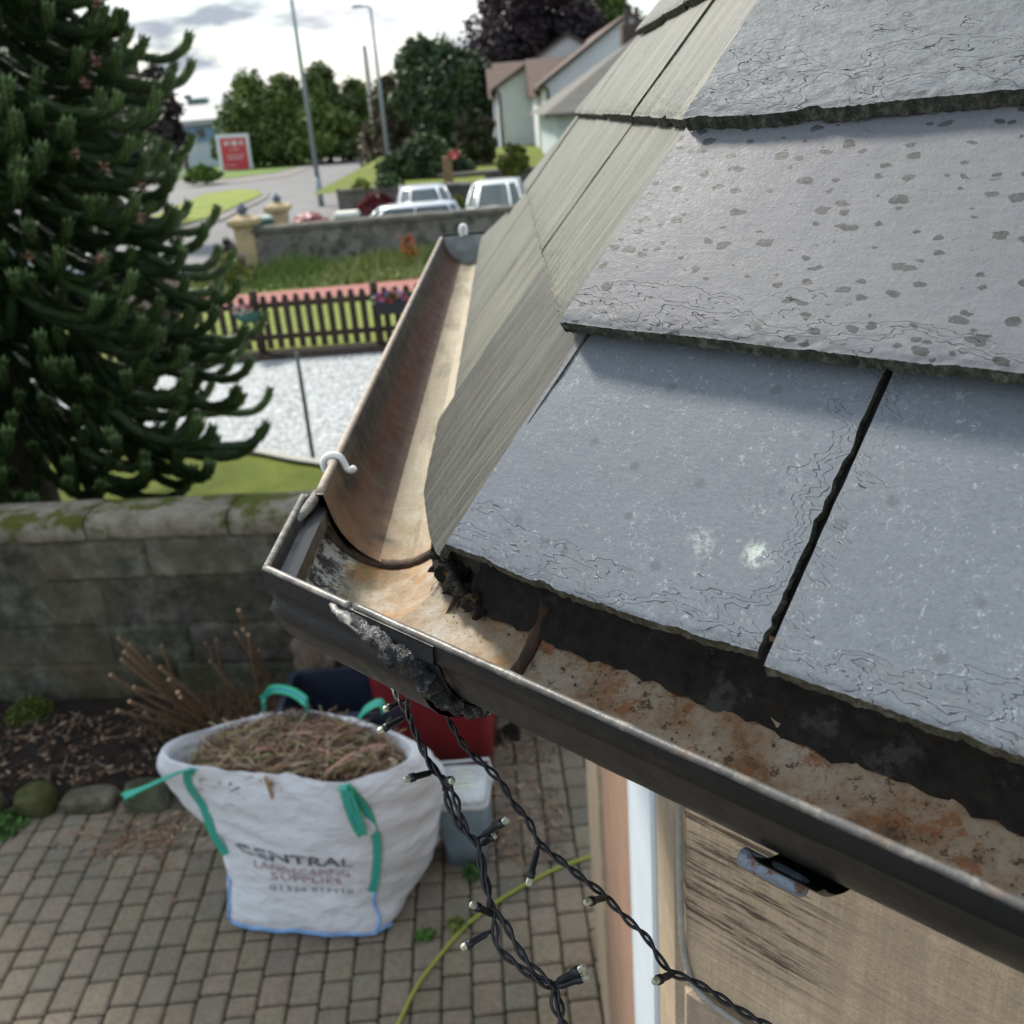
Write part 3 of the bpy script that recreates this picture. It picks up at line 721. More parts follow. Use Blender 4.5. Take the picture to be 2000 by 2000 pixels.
# felt strip that drops from under the slates into the gutter
mb = MB(); rows = []
for k in range(150):
    s = .095 + .86 * k / 149; r_ = []
    for j in range(15):
        q = j / 14
        u = lerp(.150, .112, q) + .004 * noise.noise(Vector((s * 22, q * 3, 2))); w = lerp(.012, -.054, q) + .002 * noise.noise(Vector((s * 9, 0, 7))) * q
        p = gpos('f', s, u, w); p += fin * -.007 * (fbm(Vector((s, q * .1, 0)), 60, 5)) + Vector((0, 0, .004 * fbm(Vector((s, q * .1, 5)), 80, 4)))
        r_.append(p)
    rows.append(r_)
mb.grid(rows); part(mb, 'felt_strip', M_felt, house, True)
mb = MB(); rows = []
for k in range(60):
    s = .06 + 1.9 * k / 59
    rows.append([gpos('g', s, u, w) for u, w in ((.158, .03), (.150, -.01), (.140, -.045))])
mb.grid([list(reversed(r_)) for r_ in rows]); part(mb, 'felt_strip', M_felt, house)
# grit, mortar crumbs and twig bits in the bed
mb = MB(); rg = random.Random(5)
for k in range(260):
    s = rg.uniform(.08, .75); q = rg.random()
    a = math.pi + R(lerp(25, 128, rg.random() ** .6)); c = GW / 2 + .003
    p = gpos('f', s, c + math.cos(a) * (RR - .002), math.sin(a) * (RR - .002) * 1.06)
    r0 = rg.uniform(.0004, .0016) * (1 if rg.random() < .9 else 1.8)
    if s < .2: r0 *= .6
    M = Matrix.Translation(p) @ Matrix.Rotation(rg.uniform(0, 6), 4, Vector((rg.random(), rg.random(), rg.random())).normalized())
    mb.box((-r0, -r0 * .7, -r0 * .5), (r0, r0 * .7, r0 * .6), 0, M, None, r0 * .4)
gt = mb.build('gutter_debris', plain('grit', (.12, .075, .045), .9, var=.6, scale=200)); tag(gt, 'rusty grit and crumbs lying in the front gutter bed', 'debris', kind='stuff')
# fascia and soffit
mb = MB()
cin = lambda off, leg, s: gpos(leg, s, off, 0)
def miter(u, w): return C0 + bi * (u / HALF) + Vector((0, 0, w))
for (u0, w0, u1, w1) in ((.152, .02, .152, -.14), (.152, -.14, .335, -.14)):
    for leg, e_ in (('f', .95), ('g', 1.99)):
        a, b_, c, d = miter(u0, w0), gpos(leg, e_, u0, w0), gpos(leg, e_, u1, w1), miter(u1, w1)
        mb.poly([a, b_, c, d] if leg == 'f' else [d, c, b_, a])
part(mb, 'fascia', M_fascia, house)
# walls
WU = .326
def wallpt(leg, s, z, out=0): 
    base = C0 + bi * ((WU - out) / HALF); d = f_ if leg == 'f' else g_
    p = base + d * s; return Vector((p.x, p.y, z))
def slab(mb, leg, s0, s1, z0, z1, out=0.0, depth=.06, ch=.006, mi=0):
    base = wallpt(leg, 0, 0); d = f_ if leg == 'f' else g_; inn = fin if leg == 'f' else gin
    M = Matrix(((d.x, inn.x, 0, base.x), (d.y, inn.y, 0, base.y), (0, 0, 1, 0), (0, 0, 0, 1)))
    mb.box((s0, -out, z0), (s1, depth, z1), mi, M, None, ch)
    if M.to_3x3().determinant() < 0:
        pass
ZT = HC - .30 - .139
mb = MB()
# front face: lintel block, blocks below
for (a, b_, z0, z1, mi) in ((.006, 1.5, 1.992, ZT, 0), (.006, .42, 1.80, 1.984, 2), (.428, 1.5, 1.80, 1.984, 0), (.006, .8, 1.45, 1.792, 0), (.808, 1.5, 1.45, 1.792, 2), (.006, .5, 1.1, 1.442, 2), (.508, 1.5, 1.1, 1.442, 0), (.006, .9, .6, 1.092, 0), (.908, 1.5, .6, 1.092, 2), (.006, .5, 0, .592, 2), (.508, 1.5, 0, .592, 0)):
    slab(mb, 'f', a, b_, z0, z1, 0, .3, .007, mi)
# side face: near jamb, far jamb, lintel and apron round the window
slab(mb, 'g', .0, .148, 0, ZT, 0, .16, .012, 2)
slab(mb, 'g', .470, .70, 0, ZT, 0, .25, .012, 1)
slab(mb, 'g', .708, 1.30, 0, ZT, -.01, .25, .008, 1)
slab(mb, 'g', 1.308, 1.92, 0, ZT, .0, .25, .008, 2)
slab(mb, 'g', .155, .462, 0, .45, .02, .25, .008, 1)
wall = part(mb, 'wall', [M_stone, M_stone2, M_stone3], house)
mb = MB(); slab(mb, 'g', .001, 1.9, 0, ZT - .01, -.06, .30, 0); slab(mb, 'f', .02, 1.49, 0, ZT - .01, -.012, .28, 0)
part(mb, 'mortar_core', M_mortar, house)
mb = MB()
slab(mb, 'g', .150, .405, .46, ZT - .002, .006, .12, .004); slab(mb, 'g', .445, .468, .46, ZT - .002, .002, .12, .004)
slab(mb, 'g', .405, .445, ZT - .15, ZT - .004, .002, .10, .004); slab(mb, 'g', .405, .445, .46, .54, .002, .10, .004)
wf = part(mb, 'window_frame', M_white, house)
mb = MB(); slab(mb, 'g', .405, .445, .54, ZT - .15, -.01, .05, 0); sub(mb, 'pane', M_glass, wf)
mb = MB()
for z0 in (.1, .5, .9, 1.3, 1.7): pass
pcurve = [wallpt('f', s, z) - fin * .003 for s, z in ((.004, 2.44), (.006, 2.25), (.008, 2.10), (.018, 2.015), (.05, 1.990), (.16, 1.985), (.3, 1.988))]
mb.tube(catmull(pcurve, 6), .0035, 6); part(mb, 'pointing', M_mortar, house, True)
# bracket holding the front gutter
mb = MB(); bs = .415
pts = [outp(bs, d, RR + .0075) for d in range(38, 150, 8)]
mb.grid([[p + f_ * w_ + (Vector((0, 0, -.004)) if abs(w_) < .018 else Vector()) for p in pts] for w_ in (-.020, -.016, .016, .020)])
br = part(mb, 'gutter_bracket', M_black, house, True)
mb = MB(); P = [outp(bs, 62, RR + .014) + f_ * x for x in (-.036, -.034, -.022, -.012, 0, .002)]
mb.tube(P, [.0045, .0058, .0056, .0060, .0056, .004], 12)
m = NM('galvanised_flaking', .5, .3); v = m.co(); m.col(m.mix(m.ramp(m.noise(v, 95, 6, .8), [(.52, 0), (.58, 1)]), (.24, .29, .36), (.16, .07, .035))); m.bump(m.noise(v, 120, 5, .7), .002)
sub(mb, 'bolt', m.m, br, True)
# ------------------------------------------------------------------ small things on the gutter: hooks and fairy lights
M_plast = NM('white_plastic', .35, 0, .5); M_plast.col((.82, .82, .80)); M_plast.b.inputs['Subsurface Weight'].default_value = .2; M_plast.b.inputs['Subsurface Radius'].default_value = (.004, .004, .004); M_plast = M_plast.m
hk = MB(); hs_ = .232; c = gpos('g', hs_, .016, .0)
pts = [(-.016, -.020), (-.0185, -.006), (-.014, .008), (-.003, .014), (.008, .009), (.013, -.004), (.016, -.014), (.0225, -.017), (.028, -.011)]
hp = catmull([c + gin * a * .66 + Vector((0, 0, b_ * .52)) + g_ * (-.0006 * i) for i, (a, b_) in enumerate(pts)], 8)
hk.tube(hp, [.0034] * (len(hp) - 2) + [.0030, .0018], 12)
tag(hk.build('gutter_hook', M_plast, None, True), 'white plastic S shaped hook clipped over the side gutter lip near the corner', 'hook')
hk = MB(); c = gpos('g', 1.955, .075, .014)
hk.tube(catmull([c + Vector(t) for t in ((-.006, -.006, -.014), (-.008, -.006, .004), (-.002, -.004, .013), (.005, -.004, .010), (.006, -.004, -.006), (.003, -.004, -.010))], 6), .0055, 10)
tag(hk.build('gutter_hook', M_plast, None, True), 'small white clip on the stop end at the far end of the side gutter', 'hook')

M_cable = NM('black_cable', .38, 0, .5); M_cable.col((.012, .013, .018)); M_cable = M_cable.m
M_led = NM('clear_led', .12, 0, .6); M_led.col((.62, .66, .48)); M_led.b.inputs['Transmission Weight'].default_value = .55; M_led = M_led.m
def dp(x, y, Z):                # point at depth Z along the view axis
    return Vector((0, 0, HC)) + ray(x, y) * Z
def strand(mb, P, r=.00135, tw=.0017, pitch=.034, ph=0):
    pts = catmull(P, 14); L = 0; A = []; B = []; ref = Vector((0, 0, 1))
    for i, p in enumerate(pts):
        if i: L += (p - pts[i - 1]).length
        d = (pts[min(i + 1, len(pts) - 1)] - pts[max(i - 1, 0)]).normalized()
        a = d.cross(ref if abs(d.z) < .95 else Vector((1, 0, 0))).normalized(); b_ = d.cross(a)
        th = L / pitch * 2 * math.pi + ph
        o = (a * math.cos(th) + b_ * math.sin(th)) * tw * (1 + .4 * noise.noise(Vector((L * 40, ph, 0))))
        A.append(p + o); B.append(p - o)
    mb.tube(A, r, 7); mb.tube(B, r, 7)
def bulb(parent, p, q, fat=1.15):
    d = (q - p); L = d.length; d.normalize()
    mb = MB(); mb.tube([p - d * .002, p + d * L * .12, p + d * L * .2, p + d * L * .62, p + d * L * .66, p + d * L * .8, p + d * L * .82], [.0013, .0014, .0022 * fat, .0024 * fat, .0031 * fat, .0031 * fat, .0026], 10)
    h = part(mb, 'bulb_holder', M_cable, parent, True)
    mb = MB(); mb.tube([p + d * L * .80, p + d * L * .82, p + d * L * .95, p + d * L * .985, p + d * L], [.0024, .00265, .00255, .0020, .0009], 12)
    sub(mb, 'bulb', M_led, h, True)
def light_string(label, cords, bulbs, loc):
    root = empty('fairy_light_string', loc, label, 'fairy lights', 'fairy lights hanging under the gutter corner')
    mb = MB()
    for i, P in enumerate(cords): strand(mb, [dp(*t) for t in P], ph=i * 2.1)
    cb = part(mb, 'cable', M_cable, root, True)
    for a, b_ in bulbs: bulb(root, dp(*a), dp(*b_))
light_string('doubled black fairy light cable hanging left of the single one, over bag and setts',
    [[(742, 1275, .86), (760, 1322, .83), (775, 1360, .80), (795, 1390, .78), (808, 1425, .76), (828, 1465, .745), (846, 1503, .735), (868, 1527, .73), (872, 1555, .73), (884, 1590, .725), (908, 1625, .72), (932, 1648, .715), (938, 1690, .71), (948, 1730, .705), (962, 1775, .70), (966, 1810, .695), (972, 1850, .69), (1010, 1885, .685), (1055, 1918, .68), (1078, 1930, .68), (1084, 1970, .675), (1108, 2010, .67)],
     [(795, 1300, .86), (801, 1345, .82), (797, 1385, .785), (815, 1440, .76), (840, 1490, .74), (873, 1528, .73), (890, 1560, .725), (900, 1595, .72), (915, 1630, .72), (934, 1652, .715), (946, 1700, .71), (955, 1745, .705), (960, 1775, .70), (985, 1800, .695), (1005, 1840, .69), (1035, 1885, .685), (1075, 1920, .68), (1090, 1945, .68), (1096, 1975, .675), (1092, 2015, .67)]],
    [((790, 1368, .80), (749, 1387, .79)), ((797, 1397, .785), (737, 1430, .775)), ((850, 1507, .735), (788, 1523, .72)), ((868, 1522, .735), (884, 1526, .70)), ((935, 1637, .72), (994, 1598, .71)), ((938, 1652, .72), (968, 1630, .72)), ((971, 1790, .70), (918, 1765, .69)), ((960, 1818, .695), (900, 1853, .69)), ((1080, 1922, .68), (1143, 1888, .67)), ((1082, 1930, .68), (1150, 1905, .675))], tuple(dp(760, 1322, .83)))
light_string('single black twisted fairy light cable falling right across the stone wall',
    [[(850, 1365, .80), (868, 1382, .79), (876, 1405, .78), (893, 1435, .77), (918, 1470, .76), (952, 1500, .75), (980, 1530, .745), (1003, 1570, .74), (1030, 1600, .735), (1049, 1640, .73), (1062, 1655, .73), (1100, 1685, .72), (1130, 1710, .715), (1180, 1748, .71), (1200, 1770, .705), (1230, 1800, .70), (1262, 1830, .695), (1290, 1875, .69), (1312, 1900, .69), (1345, 1912, .685), (1395, 1940, .68), (1440, 1970, .675), (1510, 2010, .67)]],
    [((1053, 1648, .73), (1031, 1731, .72)), ((1186, 1752, .71), (1143, 1763, .675)), ((1318, 1900, .69), (1276, 1918, .665))], tuple(dp(868, 1382, .79)))
# ------------------------------------------------------------------ courtyard: bulk bag, bins, bed, shrub stumps, garden wall
def bagmat():
    m = NM('woven_polypropylene', .62, 0, .35); v = m.co()
    m.col(m.mix(m.ramp(m.noise(v, 6, 5, .6), [(.35, .25), (.65, 0)]), (.68, .69, .74), (.55, .57, .62)))
    rg_ = m.math('ABSOLUTE', m.math('SUBTRACT', m.noise(m.co((1, 1, 1.8), (R(25), R(30), 0)), 5, 3, .5), .5))
    rh_ = m.math('ABSOLUTE', m.math('SUBTRACT', m.noise(m.co((1.2, 1, 2.6), (R(-20), R(-25), 0), loc=(2, 2, 2)), 9, 3, .5), .5))
    b = m.bump(m.ramp(rg_, [(0, 1), (.16, 0)]), .012, .45); b = m.bump(m.ramp(rh_, [(0, 1), (.12, 0)]), .004, .35, b)
    b = m.bump(m.noise(m.co((1, 1, 2.2), (R(20), R(14), 0)), 5.5, 5, .6), .030, .7, b); m.bump(m.noise(v, 300, 2), .0006, .5, b)
    m.b.inputs['Subsurface Weight'].default_value = .12; m.b.inputs['Subsurface Radius'].default_value = (.03, .03, .03); return m.m
M_bag = bagmat()
def stripe(name, a, b_):
    m = NM(name, .6); m.col(m.attr()); return m.m
M_strap = stripe('green_webbing', 0, 0)
def prt(name, c):
    m = NM(name, .7); m.col(m.mix(m.ramp(m.noise(m.co(), 60, 5, .8), [(.50, 0), (.62, .8)]), c, (.66, .68, .72))); return m.m
M_print = prt('black_print', (.045, .05, .05)); M_print2 = prt('faded_red_print', (.34, .17, .18))
M_blue = plain('blue_stitching', (.20, .42, .78), .7, var=.2, scale=60)
# ring order: front-left, front, front-right, right, back-right, back, back-left, left   (x, y) at height h below the camera
RINGS = [
 (2.895, [(-1.20, 2.88), (-.94, 2.80), (-.67, 2.79), (-0.565, 2.98), (-0.525, 3.24), (-.80, 3.33), (-1.10, 3.35), (-1.18, 3.12)]),
 (2.84, [(-1.22, 2.86), (-.94, 2.78), (-.655, 2.765), (-0.515, 2.97), (-0.485, 3.25), (-.80, 3.36), (-1.13, 3.37), (-1.22, 3.12)]),
 (2.70, [(-1.20, 2.89), (-.92, 2.80), (-.64, 2.77), (-0.465, 2.96), (-0.455, 3.22), (-.80, 3.38), (-1.16, 3.37), (-1.24, 3.12)]),
 (2.58, [(-1.21, 2.92), (-.92, 2.79), (-.63, 2.76), (-0.435, 2.93), (-0.425, 3.18), (-.80, 3.39), (-1.20, 3.38), (-1.28, 3.13)]),
 (2.45, [(-1.27, 2.94), (-.91, 2.78), (-.62, 2.75), (-0.415, 2.90), (-0.405, 3.13), (-.80, 3.38), (-1.24, 3.36), (-1.38, 3.12)]),
 (2.32, [(-1.31, 2.95), (-.90, 2.785), (-.63, 2.745), (-0.415, 2.86), (-0.415, 3.08), (-.82, 3.33), (-1.25, 3.30), (-1.445, 3.10)]),
 (2.22, [(-1.29, 2.93), (-.90, 2.80), (-.65, 2.755), (-0.445, 2.85), (-0.465, 3.03), (-.85, 3.26), (-1.21, 3.24), (-1.44, 3.07)]),
 (2.165, [(-1.26, 2.91), (-.90, 2.82), (-.67, 2.765), (-0.485, 2.85), (-0.515, 3.00), (-.88, 3.20), (-1.18, 3.18), (-1.40, 3.05)]),
 (2.165, [(-1.22, 2.935), (-.90, 2.85), (-.69, 2.79), (-0.525, 2.86), (-0.545, 2.98), (-.88, 3.17), (-1.16, 3.15), (-1.35, 3.05)]),
 (2.30, [(-1.20, 2.97), (-.90, 2.87), (-.69, 2.82), (-0.535, 2.89), (-0.545, 3.01), (-.88, 3.20), (-1.16, 3.18), (-1.30, 3.06)]),
 (2.45, [(-1.17, 2.98), (-.90, 2.87), (-.69, 2.83), (-0.535, 2.90), (-0.545, 3.03), (-.88, 3.22), (-1.13, 3.20), (-1.26, 3.07)])]
def closed_cat(P, n):
    out = []; m = len(P)
    for i in range(m):
        a, b_, c, d = P[i - 1], P[i], P[(i + 1) % m], P[(i + 2) % m]
        for k in range(n):
            t = k / n; out.append(.5 * ((2 * b_) + (c - a) * t + (2 * a - 5 * b_ + 4 * c - d) * t * t + (3 * b_ - a - 3 * c + d) * t ** 3))
    return out
NB = 16
RV = [closed_cat([Vector((x, y, HC - h)) for x, y in P], NB) for h, P in RINGS]
RV[8] = [a.lerp(b_, .35) + Vector((0, 0, -.006)) for a, b_ in zip(RV[7], RV[8])]
RV[9] = [Vector((lerp(a.x, b_.x, .45), lerp(a.y, b_.y, .45), b_.z)) for a, b_ in zip(RV[7], RV[9])]
cols = [catmull([RV[i][j] for i in range(len(RV))], 6) for j in range(8 * NB)]
nr = len(cols[0]); bag = empty('bulk_bag', (-.85, 3.0, 0), 'big white woven bulk bag filled with dry twigs on the paving', 'bulk bag')
def wrink(p, k):
    a = math.atan2(p.y - 3.05, p.x + .85)
    w = .016 * noise.noise(Vector((p.x * 3 + p.z * 4, p.y * 3, p.z * 5))) + .012 * (1 - abs(noise.noise(Vector((p.x * 5, p.y * 5, p.z * 11 + p.x * 6)))) * 2) + .007 * noise.noise(Vector((p.x * 11, p.y * 11, p.z * 20)))
    rim = max(0, 1 - abs(k - 42) / 12) * .012 * noise.noise(Vector((a * 5, 1, 1)))
    side = max(0, min(1, (p.x + .80) / .2)) if p.y < 3.25 else 0
    w += side * .022 * (1 - 2 * abs(noise.noise(Vector((p.x * 2 + p.z * 2.2, p.y * 3 + p.z * 4.5, 3 + p.z * 1.5)) * 1.6)))
    w += .012 * (1 - 2.4 * abs(noise.noise(Vector((p.x * 2.5 + p.z * 5, p.z * 9, p.y * 2)))))
    return w * .85, rim
mb = MB(); rows = []
for k in range(nr):
    r_ = []
    for j in range(8 * NB):
        p = cols[j][k]; d = Vector((p.x + .85, (p.y - 3.05), 0)).normalized(); w, rim = wrink(p, k)
        q = p + d * w + Vector((0, 0, rim * 2)); q.z = max(q.z, .006); r_.append(q)
    rows.append(r_)
g0 = mb.grid(rows, 0, True); mb.face(list(reversed(g0[0])))
bb = part(mb, 'bag_body', M_bag, bag, True)
def bsurf(j, k, out=.003):
    j = j % (8 * NB); j0 = int(j); j1 = (j0 + 1) % (8 * NB); k0 = max(0, min(nr - 2, int(k))); fj, fk = j - j0, k - k0
    p = rows[k0][j0].lerp(rows[k0][j1], fj).lerp(rows[k0 + 1][j0].lerp(rows[k0 + 1][j1], fj), fk)
    return p + Vector((p.x + .85, p.y - 3.05, 0)).normalized() * out
# printed words wrapped on the front face: u runs from front-left (0) to front-right (2*NB)
def print_word(txt, k0, j0, j1, hk_, mat, bold):
    cu_ = bpy.data.curves.new('word', 'FONT'); cu_.body = txt; cu_.size = 1; cu_.offset = bold; cu_.resolution_u = 2
    ob = bpy.data.objects.new('word', cu_); COL.objects.link(ob)
    me = bpy.data.meshes.new_from_object(ob.evaluated_get(bpy.context.evaluated_depsgraph_get())); COL.objects.unlink(ob); bpy.data.objects.remove(ob)
    xs = [v_.co.x for v_ in me.vertices]; ys = [v_.co.y for v_ in me.vertices]; x0, x1, y0, y1 = min(xs), max(xs), min(ys), max(ys)
    mb = MB()
    for v_ in me.vertices: mb.vert(bsurf(lerp(j0, j1, (v_.co.x - x0) / (x1 - x0)), k0 + hk_ * (v_.co.y - y0) / (y1 - y0), .004))
    for p in me.polygons: mb.face(list(p.vertices))
    bpy.data.meshes.remove(me); sub(mb, 'printed_words', mat, bb)
print_word('CENTRAL', 20.0, 5.5, 27.5, 2.4, M_print, .012)
print_word('LANDSCAPING', 17.6, 8.0, 26.8, 1.6, M_print2, .002)
print_word('SUPPLIES', 15.5, 11, 25, 1.7, M_print2, .002)
print_word('01324 611110', 13.0, 10.5, 27, 1.2, M_print, .0)
def ribbon(P, w, wd, name='lifting_strap', n=8):
    pts = catmull([Vector(p) for p in P], n); mb = MB(); rows_ = []
    G = [(.02, .30, .16), (.05, .50, .30), (.03, .14, .36), (.05, .50, .30), (.02, .30, .16)]
    wv = Vector(wd).normalized()
    for e_ in (0, 1):
        rows_ = []
        for i, p in enumerate(pts):
            d = (pts[min(i + 1, len(pts) - 1)] - pts[max(i - 1, 0)]).normalized(); a = (wv - d * wv.dot(d)).normalized(); nrm = d.cross(a) * .0012 * (1 if e_ else -1)
            rows_.append([p + a * w * (q / 5 - .5) + nrm for q in range(6)])
        for i in range(len(rows_) - 1):
            for q in range(5):
                f4 = [rows_[i][q], rows_[i][q + 1], rows_[i + 1][q + 1], rows_[i + 1][q]]
                mb.poly(f4 if e_ else list(reversed(f4)), 0, G[q])
    return sub(mb, name, M_strap, bb, True)
kT = 42
ribbon([bsurf(1, 41), bsurf(1, 38, .012), bsurf(2, 33, .012), bsurf(2.5, 28, .01), bsurf(2, 23, .01), bsurf(1, 18, .01)], .032, (1, 0, 0))
ribbon([bsurf(31, 42), bsurf(31.5, 38, .012), bsurf(33, 32, .012), bsurf(33, 25, .012), bsurf(32, 17, .01), bsurf(31, 13, .01)], .032, (1, 0, 0))
ribbon([bsurf(1, 42), bsurf(1, 42, .03) + Vector((-.03, -.03, .015)), bsurf(1, 40, .06) + Vector((-.13, -.02, -.03)), bsurf(0, 36, .06) + Vector((-.17, .0, -.05)), bsurf(0, 34, .03) + Vector((-.17, .0, -.04))], .040, (.5, -.6, .3))
ribbon([bsurf(30, 42), bsurf(29.5, 40, .03), bsurf(29, 34, .028), bsurf(29.5, 29, .018), bsurf(30.2, 28, .02), bsurf(30.3, 33, .034), bsurf(30.6, 41, .03)], .030, (1, 0, 0))
bp = [gp(x, y, 2.02) for x, y in ((516, 1385), (512, 1368), (530, 1347), (566, 1350), (596, 1370), (600, 1392))]
bp[0] = gp(518, 1388, 2.12); bp[-1] = gp(600, 1395, 2.12); ribbon(bp, .038, (.2, .7, .7))
ribbon([gp(700, 1405, 2.12), gp(715, 1385, 2.08), gp(742, 1372, 2.06), gp(750, 1392, 2.10)], .034, (.2, .8, .5))
mb = MB()
mb.tube([bsurf(j, 3.5 + .8 * math.sin(j), .006) for j in range(-3, 37)], .006, 6); mb.tube([bsurf(32 + .5 * math.sin(k), k, .006) for k in range(3, 14)], .006, 6)
mb.tube([bsurf(-.5 + .3 * math.sin(k), k, .006) for k in range(3, 14)], .005, 6)
sub(mb, 'stitched_seam', M_blue, bb, True)
# dry cuttings heaped in the bag
M_twig = NM('dry_twig', .85, 0, .2); M_twig.col(M_twig.attr()); M_twig = M_twig.m
mb = MB(); rt_ = random.Random(11); TC = [(.26, .17, .11), (.15, .10, .07), (.36, .25, .165), (.08, .055, .035), (.42, .32, .22), (.20, .17, .09)]
rin = RV[-2]
def inbag():
    while True:
        x = rt_.uniform(-1.30, -.50); y = rt_.uniform(2.84, 3.2)
        i = 0; n_ = len(rin); ins = False
        for a in range(n_):
            p, q = rin[a], rin[a - 1]
            if (p.y > y) != (q.y > y) and x < (q.x - p.x) * (y - p.y) / (q.y - p.y) + p.x: ins = not ins
        if ins: return x, y
cm_ = Vector((-.88, 3.03, 0)); mb.grid([[Vector((lerp(p.x, cm_.x, t + .03), lerp(p.y, cm_.y, t + .03), HC - 2.33 + .09 * t)) for p in rin] for t in (0, .3, .6, .95)], 0, True, (.04, .03, .02))
for k in range(1500):
    x, y = inbag(); L = rt_.uniform(.05, .22); a = rt_.uniform(0, math.pi) if rt_.random() < .75 else rt_.gauss(.6, .35)
    mound = .06 * max(0, 1 - ((x + .88) / .45) ** 2) + .03 * max(0, 1 - ((y - 3.03) / .2) ** 2)
    z = HC - 2.30 + mound + rt_.uniform(0, .07); d = Vector((math.cos(a), math.sin(a) * .7, rt_.uniform(-.35, .6))) * L / 2
    r0 = rt_.choice([.0018, .0022, .003, .004]); c = Vector((x, y, z)); m_ = c + Vector((rt_.uniform(-.01, .01), rt_.uniform(-.01, .01), rt_.uniform(0, .012)))
    p0, p1 = c - d, c + d
    if not (-1.33 < p0.x < -.46 and -1.33 < p1.x < -.46): continue
    mb.tube([p0, m_, p1], [r0, r0, r0 * .6], 4, c=tuple(v_ * rt_.uniform(1.0, 1.45) for v_ in rt_.choice(TC)))
for k in range(60):
    x, y = inbag(); c = Vector((x, y, HC - 2.20)); r0 = rt_.uniform(.006, .013)
    M = Matrix.Translation(c) @ Matrix.Rotation(rt_.uniform(0, 3), 4, 'X') @ Matrix.Rotation(rt_.uniform(0, 3), 4, 'Z')
    mb.box((-r0, -r0, -r0 * .4), (r0, r0, r0 * .4), 0, M, rt_.choice([(.42, .32, .22), (.50, .42, .30), (.10, .14, .04)]), r0 * .3)
for P in (((-.95, 2.80, 2.17), (-.96, 2.84, 2.24), (-.93, 2.95, 2.30)), ((-1.02, 2.86, 2.20), (-.93, 2.87, 2.18), (-.84, 2.84, 2.21)), ((-.96, 2.79, 2.14), (-.955, 2.80, 2.24), (-.95, 2.81, 2.31))):
    mb.tube([Vector((x, y, HC - h)) for x, y, h in P], .007, 6, c=(.36, .25, .16))
tag(mb.build('garden_cuttings', M_twig), 'tangled dry brown twigs and prunings heaped inside the white bulk bag', 'cuttings', kind='stuff')

# bins
def rbox(mb, cx, cy, z0, z1, w0, d0, w1, d1, rot=0, mi=0, rad=.03, nz=1, cap=True):
    rows_ = []
    for i in range(nz + 1):
        t = i / nz; w, d = lerp(w0, w1, t) / 2, lerp(d0, d1, t) / 2; z = lerp(z0, z1, t); r_ = []
        for (sx, sy, a0) in ((1, 1, 0), (-1, 1, 90), (-1, -1, 180), (1, -1, 270)):
            for q in (0, 30, 60, 90):
                a = R(a0 + q); r_.append((sx * (w - rad) + math.cos(a) * rad, sy * (d - rad) + math.sin(a) * rad))
        rows_.append([Vector((cx + x * math.cos(rot) - y * math.sin(rot), cy + x * math.sin(rot) + y * math.cos(rot), z)) for x, y in r_])
    g = mb.grid(rows_, mi, True)
    if cap: mb.face(list(reversed(g[0])), mi); mb.face(g[-1], mi)
    return rows_
M_redbin = plain('dark_red_plastic', (.19, .012, .018), .45, var=.15)
M_redlid = plain('red_plastic_lid', (.21, .022, .024), .45, var=.15)
M_greybin = plain('blue_grey_plastic', (.16, .21, .25), .5, var=.12)
M_greylid = plain('pale_grey_lid', (.50, .53, .55), .5, var=.15, scale=25)
M_navy = plain('navy_plastic', (.020, .028, .050), .5, var=.3)
M_tyre = plain('rubber', (.015, .015, .016), .8); M_dirty = plain('dirty_water', (.006, .006, .009), .3)
wb = empty('wheelie_bin', (-.42, 3.95, 0), 'dark red wheelie bin behind the white bulk bag', 'wheelie bin')
rot = R(-4); mb = MB(); rbox(mb, -.42, 3.90, .05, .93, .50, .50, .58, .60, rot, rad=.05, nz=4); body = part(mb, 'body', M_redbin, wb, True)
mb = MB(); rbox(mb, -.42, 3.90, .935, .965, .62, .66, .62, .66, rot, rad=.06); rbox(mb, -.42, 3.90, .966, .995, .60, .64, .50, .52, rot, rad=.06, nz=2)
lid = part(mb, 'lid', M_redlid, wb, True)
mb = MB(); mb.tube([(-.66, 4.30, .96), (-.42, 4.33, .97), (-.18, 4.30, .96)], .018, 8); sub(mb, 'handle', M_redlid, lid, True)
for s_ in (-1, 1):
    mb = MB(); mb.lathe([(.02, -.025), (.10, -.025), (.105, 0), (.10, .025), (.02, .025)], (-.42 + s_ * .27, 4.24, .10), 18, 0, Matrix.Rotation(R(90), 4, 'Y')); part(mb, 'wheel', M_tyre, wb, True)
cb_ = empty('food_waste_caddy', (-.30, 3.22, 0), 'small blue-grey food waste caddy with pale embossed lid beside the bulk bag', 'caddy bin')
cx, cy = -.295, 3.17; rt2 = R(-6)
mb = MB(); rbox(mb, cx, cy, .0, .32, .165, .19, .215, .23, rt2, rad=.03, nz=3); part(mb, 'body', M_greybin, cb_, True)
mb = MB(); rbox(mb, cx, cy, .322, .345, .235, .262, .235, .262, rt2, rad=.035); rr_ = rbox(mb, cx, cy, .3455, .375, .225, .25, .17, .19, rt2, rad=.035, nz=2)
ld = part(mb, 'lid', M_greylid, cb_, True)
mb = MB()
for k in range(5):
    w_ = [.10, .08, .11, .06, .09][k]; mb.box((cx - w_ / 2, cy + .06 - k * .028, .3755), (cx + w_ / 2, cy + .072 - k * .028, .3785), 0, None, None, .001)
sub(mb, 'embossing', plain('cream_moulding', (.62, .62, .52), .6), ld)
mb = MB(); mb.tube([(cx - .11, cy + .03, .31), (cx - .128, cy + .06, .33), (cx - .11, cy + .14, .36), (cx + .11, cy + .14, .36), (cx + .128, cy + .06, .33), (cx + .11, cy + .03, .31)], .007, 8); part(mb, 'handle', M_greylid, cb_, True)
